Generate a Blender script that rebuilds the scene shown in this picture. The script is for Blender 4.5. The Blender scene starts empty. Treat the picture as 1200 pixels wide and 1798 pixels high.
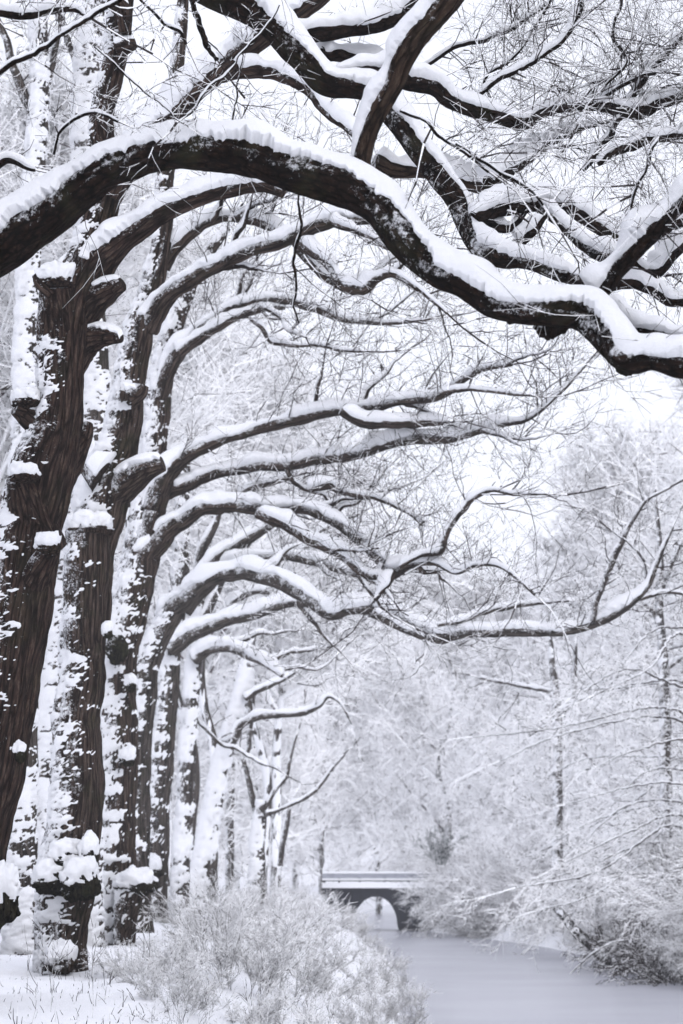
import bpy, math, random
import numpy as np

# ------------------------------------------------------------------ camera, world, sun
scene = bpy.context.scene
COL = scene.collection
F = 3000.0                    # focal length in photograph pixels (1200 x 1798)
HOR = 1530.0                  # row of the horizon
TILT = math.atan((HOR - 899) / F)
CAMZ = 3.4
cam_d = bpy.data.cameras.new('camera')
cam = bpy.data.objects.new('camera', cam_d)
COL.objects.link(cam)
cam.location = (0, 0, CAMZ)
cam.rotation_euler = (math.pi / 2 + TILT, 0, 0)
cam_d.sensor_fit = 'VERTICAL'
cam_d.sensor_height = 36
cam_d.sensor_width = 24
cam_d.lens = 36 * F / 1798
cam_d.clip_start = 0.1
cam_d.clip_end = 3000
cam_d.dof.use_dof = True
cam_d.dof.focus_distance = 18.5
cam_d.dof.aperture_fstop = 2.1
scene.camera = cam

SUN_EL, SUN_AZ = math.radians(36), math.radians(150)
world = bpy.data.worlds.new('World')
scene.world = world
world.use_nodes = True
wn, wl = world.node_tree.nodes, world.node_tree.links
wn.clear()
w_out = wn.new('ShaderNodeOutputWorld')
w_sky = wn.new('ShaderNodeTexSky')
w_sky.sky_type = 'NISHITA'
w_sky.sun_disc = False
w_sky.sun_elevation = SUN_EL
w_sky.sun_rotation = SUN_AZ
w_sky.dust_density = 3.0
w_hs = wn.new('ShaderNodeHueSaturation')
w_hs.inputs['Saturation'].default_value = 0.25
w_b1 = wn.new('ShaderNodeBackground')
w_b1.inputs['Strength'].default_value = 0.10
w_b2 = wn.new('ShaderNodeBackground')
w_b2.inputs['Color'].default_value = (0.868, 0.893, 1.0, 1)
w_b2.inputs['Strength'].default_value = 1.06
w_mx = wn.new('ShaderNodeMixShader')
w_mx.inputs[0].default_value = 0.85
wl.new(w_sky.outputs[0], w_hs.inputs['Color'])
wl.new(w_hs.outputs[0], w_b1.inputs['Color'])
wl.new(w_b1.outputs[0], w_mx.inputs[1])
wl.new(w_b2.outputs[0], w_mx.inputs[2])
wl.new(w_mx.outputs[0], w_out.inputs['Surface'])

sun_d = bpy.data.lights.new('sun', 'SUN')
sun_d.energy = 0.7
sun_d.angle = math.radians(30)
sun_d.color = (1.0, 0.975, 0.95)
sun = bpy.data.objects.new('sun', sun_d)
COL.objects.link(sun)
sun.rotation_euler = (math.pi / 2 - SUN_EL, 0, math.pi - SUN_AZ)

scene.view_settings.view_transform = 'Standard'
scene.view_settings.look = 'None'
scene.view_settings.exposure = 0.33
scene.view_settings.gamma = 1.0
scene.render.engine = 'CYCLES'
cy = scene.cycles
cy.use_denoising = True
cy.max_bounces = 5
cy.diffuse_bounces = 5
cy.use_fast_gi = True
cy.fast_gi_method = 'REPLACE'
cy.ao_bounces_render = 1
world.light_settings.distance = 2.5
cy.glossy_bounces = 2
cy.use_adaptive_sampling = True
cy.adaptive_threshold = 0.04
cy.volume_bounces = 1
cy.transparent_max_bounces = 4

# ------------------------------------------------------------------ small maths
def at(px, py, Y):
    """pixel of the photograph at world distance Y -> point of the place"""
    ct, st = math.cos(TILT), math.sin(TILT)
    dx, du = (px - 600) / F, (899 - py) / F
    d = np.array([dx, ct - du * st, st + du * ct])
    return np.array([0, 0, CAMZ]) + d * (Y / d[1])

def _hash(ix, iy, iz, seed):
    n = (ix.astype(np.uint32) * np.uint32(374761393) + iy.astype(np.uint32) * np.uint32(668265263)
         + iz.astype(np.uint32) * np.uint32(2246822519) + np.uint32((seed * 3266489917 + 12345) & 0xffffffff))
    n = (n ^ (n >> np.uint32(13))) * np.uint32(1274126177)
    n = (n ^ (n >> np.uint32(16))) * np.uint32(2654435761)
    n = n ^ (n >> np.uint32(15))
    return n.astype(np.float64) / 2147483647.5 - 1.0

def vnoise(P, seed=0):
    P = np.asarray(P, float)
    sh = P.shape[:-1]
    P = P.reshape(-1, 3)
    i = np.floor(P).astype(np.int64)
    f = P - i
    f = f * f * f * (f * (f * 6 - 15) + 10)
    out = 0
    for a in (0, 1):
        wa = f[:, 0] if a else 1 - f[:, 0]
        for b in (0, 1):
            wb = f[:, 1] if b else 1 - f[:, 1]
            for c in (0, 1):
                wc = f[:, 2] if c else 1 - f[:, 2]
                out = out + wa * wb * wc * _hash(i[:, 0] + a, i[:, 1] + b, i[:, 2] + c, seed)
    return out.reshape(sh)

def fbm(P, octs=3, seed=0, gain=0.5):
    P = np.asarray(P, float)
    s, a, t = 0, 1.0, 0
    for k in range(octs):
        s = s + a * vnoise(P * (2.03 ** k), seed + 17 * k)
        t += a
        a *= gain
    return s / t

def norm(v):
    return v / np.maximum(np.linalg.norm(v, axis=-1, keepdims=True), 1e-9)

def sstep(a, b, x):
    t = np.clip((x - a) / (b - a), 0, 1)
    return t * t * (3 - 2 * t)

UP = np.array([0, 0, 1.0])
WIND = norm(np.array([-0.86, -0.48, 0.15]))

# ------------------------------------------------------------------ materials
def new_mat(name):
    m = bpy.data.materials.new(name)
    m.use_nodes = True
    n, l = m.node_tree.nodes, m.node_tree.links
    return m, n, l, n['Principled BSDF']

def noise_node(n, scale, detail=4, rough=0.6):
    t = n.new('ShaderNodeTexNoise')
    t.inputs['Scale'].default_value = scale
    t.inputs['Detail'].default_value = detail
    t.inputs['Roughness'].default_value = rough
    return t

def ramp_node(n, stops):
    r = n.new('ShaderNodeValToRGB')
    e = r.color_ramp.elements
    while len(e) < len(stops):
        e.new(0.5)
    for k, (p, c) in enumerate(stops):
        e[k].position = p
        e[k].color = (*c, 1)
    return r

def snow_material(name, col=(0.86, 0.87, 0.9), scale=30, bump=0.25, dist=0.02):
    m, n, l, b = new_mat(name)
    b.inputs['Roughness'].default_value = 0.75
    b.inputs['Specular IOR Level'].default_value = 0.2
    tc = n.new('ShaderNodeTexCoord')
    t = noise_node(n, scale, 6, 0.7)
    l.new(tc.outputs['Object'], t.inputs['Vector'])
    r = ramp_node(n, [(0.3, tuple(c * 0.94 for c in col)), (0.65, col)])
    l.new(t.outputs['Fac'], r.inputs['Fac'])
    l.new(r.outputs['Color'], b.inputs['Base Color'])
    bp = n.new('ShaderNodeBump')
    bp.inputs['Strength'].default_value = bump
    bp.inputs['Distance'].default_value = dist
    l.new(t.outputs['Fac'], bp.inputs['Height'])
    l.new(bp.outputs['Normal'], b.inputs['Normal'])
    return m

def bark_material(name, dark, light, moss=0.0, dust=0.5, sc=1.0, along=3.2):
    """furrowed bark; a fine dusting of snow grains sits where the surface faces up or into the wind"""
    m, n, l, b = new_mat(name)
    b.inputs['Roughness'].default_value = 0.95
    b.inputs['Specular IOR Level'].default_value = 0.08
    at_ = n.new('ShaderNodeAttribute')
    at_.attribute_name = 'bark_co'
    mp = n.new('ShaderNodeMapping')
    mp.inputs['Scale'].default_value = (26 * sc, 26 * sc, along * sc)
    l.new(at_.outputs['Vector'], mp.inputs['Vector'])
    t = noise_node(n, 1.0, 9, 0.74)
    l.new(mp.outputs[0], t.inputs['Vector'])
    r = ramp_node(n, [(0.36, tuple(c * 0.5 for c in dark)), (0.52, dark), (0.72, light)])
    l.new(t.outputs['Fac'], r.inputs['Fac'])
    mp2 = n.new('ShaderNodeMapping')
    mp2.inputs['Scale'].default_value = (15 * sc, 15 * sc, 0.24 * along * 15 * sc / 13)
    l.new(at_.outputs['Vector'], mp2.inputs['Vector'])
    wv = n.new('ShaderNodeVectorMath')
    wv.operation = 'MULTIPLY_ADD'
    wv.inputs[1].default_value = (0.7, 0.7, 0.7)
    l.new(t.outputs['Color'], wv.inputs[0])
    l.new(mp2.outputs[0], wv.inputs[2])
    vo = n.new('ShaderNodeTexVoronoi')
    vo.feature = 'DISTANCE_TO_EDGE'
    vo.inputs['Scale'].default_value = 1.0
    l.new(wv.outputs[0], vo.inputs['Vector'])
    rv = ramp_node(n, [(0.0, (0.25, 0.25, 0.25)), (0.16, (1.15, 1.15, 1.15))])
    l.new(vo.outputs['Distance'], rv.inputs['Fac'])
    cm = n.new('ShaderNodeMix')
    cm.data_type = 'RGBA'
    cm.blend_type = 'MULTIPLY'
    cm.inputs['Factor'].default_value = 1.0
    l.new(r.outputs['Color'], cm.inputs['A'])
    l.new(rv.outputs['Color'], cm.inputs['B'])
    big = noise_node(n, 2.2 * sc, 3)
    l.new(at_.outputs['Vector'], big.inputs['Vector'])
    rb = ramp_node(n, [(0.52, (0, 0, 0)), (0.66, (1, 1, 1))])
    l.new(big.outputs['Fac'], rb.inputs['Fac'])
    mossc = n.new('ShaderNodeMix')
    mossc.data_type = 'RGBA'
    mul = n.new('ShaderNodeMath')
    mul.operation = 'MULTIPLY'
    mul.inputs[1].default_value = moss
    l.new(rb.outputs['Color'], mul.inputs[0])
    l.new(mul.outputs[0], mossc.inputs['Factor'])
    l.new(cm.outputs['Result'], mossc.inputs['A'])
    mossc.inputs['B'].default_value = (0.035, 0.036, 0.018, 1)
    # snow grains
    ge = n.new('ShaderNodeNewGeometry')
    dt = n.new('ShaderNodeVectorMath')
    dt.operation = 'DOT_PRODUCT'
    dt.inputs[1].default_value = (-0.66, -0.30, 0.69)
    l.new(ge.outputs['Normal'], dt.inputs[0])
    g = noise_node(n, 22 * sc, 8, 0.8)
    l.new(at_.outputs['Vector'], g.inputs['Vector'])
    mr = n.new('ShaderNodeMath')
    mr.operation = 'MULTIPLY_ADD'
    mr.inputs[1].default_value = 0.26
    l.new(dt.outputs['Value'], mr.inputs[0])
    l.new(g.outputs['Fac'], mr.inputs[2])
    pt = noise_node(n, 3.5 * sc, 3)
    l.new(at_.outputs['Vector'], pt.inputs['Vector'])
    pm = n.new('ShaderNodeMath')
    pm.operation = 'MULTIPLY_ADD'
    pm.inputs[1].default_value = 0.55
    pm.inputs[2].default_value = -0.275
    l.new(pt.outputs['Fac'], pm.inputs[0])
    pa = n.new('ShaderNodeMath')
    l.new(mr.outputs[0], pa.inputs[0])
    l.new(pm.outputs[0], pa.inputs[1])
    mr = pa
    rs = ramp_node(n, [(0.74 - 0.13 * dust, (0, 0, 0)), (0.85 - 0.13 * dust, (1, 1, 1))])
    l.new(mr.outputs[0], rs.inputs['Fac'])
    sm = n.new('ShaderNodeMix')
    sm.data_type = 'RGBA'
    l.new(rs.outputs['Color'], sm.inputs['Factor'])
    l.new(mossc.outputs['Result'], sm.inputs['A'])
    sm.inputs['B'].default_value = (0.8, 0.81, 0.85, 1)
    l.new(sm.outputs['Result'], b.inputs['Base Color'])
    bp = n.new('ShaderNodeBump')
    bp.inputs['Strength'].default_value = 0.9
    bp.inputs['Distance'].default_value = 0.05 / sc
    hs = n.new('ShaderNodeMath')
    hs.operation = 'MULTIPLY_ADD'
    hs.inputs[1].default_value = 0.6
    l.new(rv.outputs['Color'], hs.inputs[0])
    l.new(t.outputs['Fac'], hs.inputs[2])
    l.new(hs.outputs[0], bp.inputs['Height'])
    l.new(bp.outputs['Normal'], b.inputs['Normal'])
    return m

def plain_material(name, col, rough=0.9, var=0.3, scale=8):
    m, n, l, b = new_mat(name)
    b.inputs['Roughness'].default_value = rough
    b.inputs['Specular IOR Level'].default_value = 0.15
    tc = n.new('ShaderNodeTexCoord')
    t = noise_node(n, scale, 4)
    l.new(tc.outputs['Object'], t.inputs['Vector'])
    r = ramp_node(n, [(0.3, tuple(c * (1 - var) for c in col)), (0.7, tuple(min(1, c * (1 + var)) for c in col))])
    l.new(t.outputs['Fac'], r.inputs['Fac'])
    l.new(r.outputs['Color'], b.inputs['Base Color'])
    return m

M_SNOW = snow_material('snow', col=(0.82, 0.826, 0.862), scale=22, bump=0.6, dist=0.025)
M_SNOWF = snow_material('snow_on_twigs', col=(0.94, 0.94, 0.965), scale=9, bump=0.0)
M_GROUND = snow_material('snow_ground', col=(0.79, 0.795, 0.835), scale=5, bump=0.5, dist=0.06)
M_BARK = bark_material('bark_dark', (0.014, 0.0075, 0.0052), (0.050, 0.029, 0.020), moss=0.5, dust=0.55, along=16)
M_BARKA = bark_material('bark_furrowed', (0.040, 0.025, 0.020), (0.125, 0.088, 0.072), moss=0.25, dust=0.45, along=4.5)
M_BARKB = bark_material('bark_brown', (0.055, 0.039, 0.032), (0.135, 0.10, 0.084), moss=0.4, dust=0.9)
M_BARKP = bark_material('bark_pale_limb', (0.045, 0.029, 0.021), (0.10, 0.07, 0.052), moss=0.25, dust=0.35, along=8)
M_BARKG = bark_material('bark_grey', (0.075, 0.062, 0.055), (0.15, 0.13, 0.115), moss=0.3, dust=1.0)
M_TWIG = plain_material('twig_bark', (0.035, 0.028, 0.028))
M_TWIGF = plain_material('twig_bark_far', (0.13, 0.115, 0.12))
M_MOSS = bark_material('bark_mossy', (0.020, 0.017, 0.010), (0.055, 0.05, 0.028), moss=0.9, dust=0.5)

# ------------------------------------------------------------------ mesh helpers
def raw_mesh(name, V, Q, mats, midx=None, smooth=False, attr=None):
    V = np.ascontiguousarray(V.reshape(-1, 3), dtype=np.float32)
    Q = np.ascontiguousarray(Q, dtype=np.int32)
    k = Q.shape[1]
    me = bpy.data.meshes.new(name)
    me.vertices.add(len(V))
    me.vertices.foreach_set('co', V.ravel())
    me.loops.add(Q.size)
    me.loops.foreach_set('vertex_index', Q.ravel())
    me.polygons.add(len(Q))
    me.polygons.foreach_set('loop_start', np.arange(0, Q.size, k, dtype=np.int32))
    me.polygons.foreach_set('loop_total', np.full(len(Q), k, dtype=np.int32))
    for m in mats:
        me.materials.append(m)
    if midx is not None:
        me.polygons.foreach_set('material_index', np.ascontiguousarray(midx, dtype=np.int32))
    me.polygons.foreach_set('use_smooth', np.full(len(Q), smooth, dtype=bool))
    if attr is not None:
        a = me.attributes.new('bark_co', 'FLOAT_VECTOR', 'POINT')
        a.data.foreach_set('vector', np.ascontiguousarray(attr.reshape(-1, 3), dtype=np.float32).ravel())
    me.update(calc_edges=True)
    return me

def obj(name, me, parent=None, **props):
    o = bpy.data.objects.new(name, me)
    COL.objects.link(o)
    if parent is not None:
        o.parent = parent
    for k, v in props.items():
        o[k] = v
    return o

def thing(name, loc, label, cat, group=None):
    o = bpy.data.objects.new(name, None)
    o.empty_display_size = 0.3
    COL.objects.link(o)
    o.location = tuple(float(c) for c in loc)
    o['label'] = label
    o['category'] = cat
    if group:
        o['group'] = group
    return o

def dup(o, parent=None):
    c = o.copy()
    COL.objects.link(c)
    c.parent = parent
    for ch in list(o.children):
        dup(ch, c)
    return c

def grid_quads(n, m, wrap):
    i = np.arange(n - 1)[:, None]
    j = np.arange(m if wrap else m - 1)[None, :]
    j2 = (j + 1) % m
    q = np.stack([i * m + j + 0 * i, i * m + j2, (i + 1) * m + j2, (i + 1) * m + j + 0 * j], -1)
    return q.reshape(-1, 4)

def spline(P, step):
    """Catmull-Rom through rows of P (x, y, z, r), resampled at even arc length"""
    P = np.asarray(P, float)
    if len(P) == 2:
        P = np.vstack([P[0], (P[0] + P[1]) / 2, P[1]])
    E = np.vstack([2 * P[0] - P[1], P, 2 * P[-1] - P[-2]])
    out = []
    t = np.linspace(0, 1, 24, endpoint=False)[:, None]
    for k in range(1, len(E) - 2):
        a, b, c, d = E[k - 1], E[k], E[k + 1], E[k + 2]
        out.append(0.5 * (2 * b + (c - a) * t + (2 * a - 5 * b + 4 * c - d) * t ** 2 + (3 * b - a - 3 * c + d) * t ** 3))
    out.append(E[-2][None])
    D = np.vstack(out)
    s = np.r_[0, np.cumsum(np.linalg.norm(np.diff(D[:, :3], axis=0), axis=1))]
    n = max(6, int(s[-1] / step) + 1)
    u = np.linspace(0, s[-1], n)
    R = np.stack([np.interp(u, s, D[:, k]) for k in range(4)], 1)
    R[:, 3] = np.maximum(R[:, 3], 0.0015)
    return R[:, :3], R[:, 3], u

def frames(C):
    T = norm(np.gradient(C, axis=0))
    n = len(C)
    A = np.zeros((n, 3))
    a = np.cross(T[0], [0.31, 0.93, 0.2])
    a /= np.linalg.norm(a)
    for i in range(n):
        a = a - T[i] * a.dot(T[i])
        a /= np.linalg.norm(a)
        A[i] = a
    return T, A, np.cross(T, A)

def tube_grid(C, r, u, m, lump, ridge, seed, ridge_f=9.0):
    T, A, B = frames(C)
    th = np.linspace(0, 2 * math.pi, m, endpoint=False)
    d = A[:, None] * np.cos(th)[None, :, None] + B[:, None] * np.sin(th)[None, :, None]
    rr = r[:, None] * np.ones(m)[None]
    bc = np.stack([rr * np.cos(th), rr * np.sin(th), u[:, None] + 0 * rr], -1)
    ravg = max(float(np.mean(r)), 0.02)
    q = np.stack([np.cos(th)[None] + 0 * rr, np.sin(th)[None] + 0 * rr, (u / ravg)[:, None] * 0.55 + 0 * rr], -1)
    k = 1 + lump * fbm(q * 0.9, 3, seed)
    if ridge > 0:
        f = np.stack([rr * np.cos(th) * ridge_f * 1.5, rr * np.sin(th) * ridge_f * 1.5, (u[:, None] + 0 * rr) * ridge_f * 0.14], -1)
        rd = fbm(f, 3, seed + 5)
        k = k + ridge / np.maximum(rr, 0.05) * (0.5 - 2.2 * np.abs(rd))
    P = C[:, None] + d * (rr * k)[..., None]
    return P, d, bc, T

def snow_cap(C, r, u, H, seed, K=15, px=0.005, cover=1.0, lean=0.25, edge_deg=64):
    """snow lying along the top of a limb: a smooth rounded bank with ragged edges, thinner where the limb is steep"""
    wdw = int(np.clip(2.5 * np.mean(r) / max(u[1] - u[0], 1e-5), 1, len(C) // 4))
    Cp = np.vstack([np.repeat(C[:1], wdw, 0), C, np.repeat(C[-1:], wdw, 0)])
    ker = np.ones(2 * wdw + 1) / (2 * wdw + 1)
    T = norm(np.gradient(np.stack([np.convolve(Cp[:, k], ker, 'valid') for k in range(3)], 1), axis=0))
    U0 = UP + WIND * lean
    U = U0 - T * (T @ U0)[:, None]
    mag = np.linalg.norm(U, axis=1) / np.linalg.norm(U0)
    U = norm(U)
    S = norm(np.cross(T, U))
    q = np.stack([u, 0 * u, 0 * u], 1)
    sl = sstep(0.28, 0.8, mag)
    ra = np.maximum(r, 0.003)
    n1 = fbm(q * (0.22 / max(np.mean(r), 0.03)) + 3.1, 2, seed)
    h = H * np.clip(sl * (0.82 + 0.55 * n1), 0.0, None) * cover * np.clip(r / (H * 0.5), 0.12, 1.0)
    end = np.minimum(u, u[-1] - u) / max(u[-1] * 0.03, 1e-4)
    h = h * sstep(-0.1, 1.0, end)
    edge = math.radians(edge_deg) * np.clip(0.2 + 0.85 * sl, 0, 1) * (1 + 0.3 * n1)
    e1 = 0.75 * fbm(q / (70 * px) + 11, 2, seed + 7) + 0.5 * fbm(q / (13 * px) + 5, 3, seed + 8, 0.8)
    e2 = 0.75 * fbm(q / (70 * px) + 51, 2, seed + 9) + 0.5 * fbm(q / (13 * px) + 35, 3, seed + 10, 0.8)
    eL, eR = edge * np.clip(1 + 0.55 * e1, 0.2, 1.6), edge * np.clip(1 + 0.55 * e2, 0.2, 1.6)
    v = np.sin(np.linspace(-math.pi / 2, math.pi / 2, K))
    ang = np.where(v[None] < 0, v[None] * eL[:, None], v[None] * eR[:, None])
    dirv = U[:, None] * np.cos(ang)[..., None] + S[:, None] * np.sin(ang)[..., None]
    base = C[:, None] + dirv * ra[:, None, None]
    n3 = fbm(base * (0.5 / max(np.mean(r), 0.03)) + 7.7, 2, seed + 31)
    xs_ = np.clip(np.abs(ang) / np.maximum(edge[:, None] * 1.35, 0.05), 0, 1)
    prof = 0.25 + 0.75 * np.cos(xs_ * math.pi / 2)
    prof[:, 0] = prof[:, -1] = 0
    fine = 1 + 0.16 * fbm(base / (36 * px), 2, seed + 21)
    lift = h[:, None] * prof * np.clip(fine + 0.3 * n3, 0.2, 2)
    on = h[:, None] > 0.05 * H
    k = np.where(on, 1.0, 0.85) * np.where(np.abs(v) > 0.999, 0.96, 1.0)[None]
    G = C[:, None] + dirv * (ra[:, None] * k)[..., None] + (0.3 * U[:, None] + 0.7 * dirv) * (lift * on)[..., None]
    return G

def plaster(P, d, bc, C, cov, amp, seed, fs=1.0, bias=1.0, z=None):
    """wind-blown snow stuck on a trunk in clumps, a shell of its own over the bark grid"""
    nrm = d
    q = P * np.array([1.0, 1.0, 1.5]) * fs
    n = 1.1 * fbm(q * np.array([1.6, 1.6, 2.6]), 2, seed) + 1.0 * fbm(q * np.array([6, 6, 9]) + 4, 3, seed + 3, 0.8) + 0.5 * vnoise(q * 26, seed + 8)
    w = nrm @ WIND
    mask = n + 0.62 * bias * (w - 0.35) + cov
    h = 0.75 * amp * np.clip(mask * 1.3, 0, 1) * (0.55 + 0.9 * (0.5 + 0.5 * fbm(q * 14, 2, seed + 11)))
    V = P + nrm * np.where(mask > 0, h, -0.25 * amp)[..., None]
    nr, m = mask.shape
    Q = grid_quads(nr, m, True)
    keep = (mask.ravel()[Q] > 0).any(axis=1)
    return V, Q[keep]

def compact(V, Q):
    V = V.reshape(-1, 3)
    idx = np.unique(Q)
    mp = np.full(len(V), -1, np.int64)
    mp[idx] = np.arange(len(idx))
    return V[idx], mp[Q]

def blob(center, rad, seed, n=22, m=30, rough=0.25, flat_bottom=None, f=1.6):
    ph = np.linspace(0.03, math.pi - 0.03, n)[:, None]
    th = np.linspace(0, 2 * math.pi, m, endpoint=False)[None]
    d = np.stack([np.sin(ph) * np.cos(th), np.sin(ph) * np.sin(th), np.cos(ph) + 0 * th], -1)
    k = 1 + rough * fbm(d * f + seed * 3.7, 4, seed, 0.6)
    V = d * k[..., None] * np.array(rad)
    if flat_bottom is not None:
        V[..., 2] = np.where(V[..., 2] < flat_bottom, flat_bottom + 0.15 * (V[..., 2] - flat_bottom), V[..., 2])
    return V + np.array(center), grid_quads(n, m, True), d

# ------------------------------------------------------------------ terrain
def river_left(Y):
    return np.interp(Y, [0, 20, 38, 60, 93, 102, 130, 200, 600], [-0.4, 0.3, 1.5, 2.2, 1.6, 0.7, 0.4, 6, 40])
def river_right(Y):
    return np.interp(Y, [0, 30, 54, 64, 80, 93, 102, 130, 200, 600], [11, 11.5, 10.9, 10.2, 8.8, 6.5, 4.4, 4.2, 11, 48])
def ground_z(X, Y):
    X, Y = np.asarray(X, float), np.asarray(Y, float)
    dl, dr = river_left(Y) - X, X - river_right(Y)
    left = -0.5 + 2.35 * sstep(-1.0, 3.2, dl) + 0.5 * sstep(5, 25, dl)
    right = -0.5 + 2.2 * sstep(-0.6, 3.4, dr) + 1.2 * sstep(4, 30, dr)
    z = np.where(dl > dr, left, right)
    P = np.stack([X, Y, 0 * X], -1)
    land = sstep(-0.3, 0.4, z)
    z = z + land * (0.15 * fbm(P * 0.5, 3, 4) + 0.10 * fbm(P * 1.9, 3, 8))
    return z + 6 * sstep(150, 500, Y)

gx = np.r_[-420, -250, -150, -90, -60, -45, -35, -28, -23, -19, np.arange(-16, 14.01, 0.21), 16, 19, 23, 28, 35, 45, 60, 90, 150, 250, 420]
gy = np.r_[-40, -15, -4, 2, 6, 9, 11, np.arange(12.5, 50, 0.22), np.arange(50, 125, 0.6), 130, 140, 155, 175, 200, 240, 300, 400, 600, 900]
GX, GY = np.meshgrid(gx, gy)
GZ = ground_z(GX, GY)
me = raw_mesh('ground', np.stack([GX, GY, GZ], -1), grid_quads(len(gy), len(gx), False), [M_GROUND], smooth=True)
obj('ground', me, kind='structure')

m_ice, n, l, b = new_mat('river_ice')
tc = n.new('ShaderNodeTexCoord')
mp = n.new('ShaderNodeMapping')
mp.inputs['Scale'].default_value = (0.16, 0.30, 1)
l.new(tc.outputs['Object'], mp.inputs['Vector'])
t = noise_node(n, 1.0, 4, 0.5)
l.new(mp.outputs[0], t.inputs['Vector'])
r = ramp_node(n, [(0.3, (0.47, 0.475, 0.53)), (0.72, (0.54, 0.545, 0.60))])
l.new(t.outputs['Fac'], r.inputs['Fac'])
l.new(r.outputs['Color'], b.inputs['Base Color'])
b.inputs['Roughness'].default_value = 0.24
b.inputs['IOR'].default_value = 1.2
bp = n.new('ShaderNodeBump')
bp.inputs['Strength'].default_value = 0.03
t2 = noise_node(n, 1.6, 3)
l.new(tc.outputs['Object'], t2.inputs['Vector'])
l.new(t2.outputs['Fac'], bp.inputs['Height'])
l.new(bp.outputs['Normal'], b.inputs['Normal'])
V = np.array([[-30, 4, 0], [60, 4, 0], [60, 600, 0], [-30, 600, 0]], float)
obj('river', raw_mesh('river', V, np.array([[0, 1, 2, 3]]), [m_ice]), kind='structure')

# ------------------------------------------------------------------ twigs
def rand_dirs(rng, n):
    return norm(rng.normal(size=(n, 3)))

def grow(rng, start, d, L, r, npts, curl=0.25, up=0.1, taper=0.25):
    N = len(start)
    P = np.zeros((N, npts, 3))
    P[:, 0] = start
    d = norm(d.copy())
    st = (L / (npts - 1))[:, None]
    for k in range(1, npts):
        P[:, k] = P[:, k - 1] + d * st
        d = norm(d + rng.normal(size=(N, 3)) * curl + UP * up)
    R = r[:, None] * np.linspace(1, taper, npts)[None]
    return P, R

def children(rng, P, R, per, ang=0.8, lo=0.2):
    N, k, _ = P.shape
    idx = np.repeat(np.arange(N), per)
    t = rng.uniform(lo, 0.98, len(idx)) * (k - 1)
    i = np.minimum(t.astype(int), k - 2)
    f = (t - i)[:, None]
    s = P[idx, i] * (1 - f) + P[idx, i + 1] * f
    T = norm(P[idx, i + 1] - P[idx, i])
    rd = rand_dirs(rng, len(idx))
    pr = norm(rd - T * (rd * T).sum(1)[:, None])
    a = rng.normal(ang, 0.22, len(idx))[:, None]
    return s, T * np.cos(a) + pr * np.sin(a), R[idx, i], t / (k - 1)

def prisms(sets, mats, snow=1.3, gap=0.2, rng=None, base=None, sf_vary=0.5, coat=0.0):
    """diamond-section twigs, snow faces on top and bark faces underneath"""
    VV, QQ, MM, off = [], [], [], 0
    for P, R in sets:
        N, k, _ = P.shape
        T = norm(np.gradient(P, axis=1))
        U0 = UP + WIND * 0.35
        U = U0 - T * (T @ U0)[..., None]
        U = norm(U)
        S = np.cross(T, U)
        sf = snow * (1 + sf_vary * rng.normal(size=(N, k)))
        sf = np.clip(sf, 0.1, 3.5)
        Rr = R[..., None]
        ns = 3 if k <= 3 else 4      # the finest twigs get a three-sided section
        if ns == 4:
            V = np.stack([P + S * Rr, P + U * Rr * (0.7 + sf[..., None]), P - S * Rr, P - U * Rr * 0.9], 2)
        else:
            V = np.stack([P + S * Rr - U * Rr * 0.4, P + U * Rr * (0.7 + sf[..., None]), P - S * Rr - U * Rr * 0.4], 2)
        if base is not None:
            V = V - base
        vid = off + (np.arange(N)[:, None, None] * k + np.arange(k)[None, :, None]) * ns + np.arange(ns)[None, None]
        a, bq = vid[:, :-1], vid[:, 1:]
        nx = list(range(1, ns)) + [0]
        Q = np.stack([a, a[..., nx], bq[..., nx], bq], -1)
        bare = (rng.random((N, k - 1)) < gap)
        mi = np.zeros((N, k - 1, ns), int)
        mi[..., 2:] = 1
        mi[(rng.random((N, k - 1)) < coat)] = 0
        mi[bare] = 1
        VV.append(V.reshape(-1, 3)); QQ.append(Q.reshape(-1, 4)); MM.append(mi.ravel())
        off += N * k * ns
    return np.vstack(VV), np.vstack(QQ), mats, np.concatenate(MM)

def prism_mesh(name, sets, mats, snow=1.3, gap=0.2, rng=None, base=None, coat=0.0):
    V, Q, mats, M = prisms(sets, mats, snow, gap, rng, base, coat=coat)
    return raw_mesh(name, V, Q, mats, M)

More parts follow.
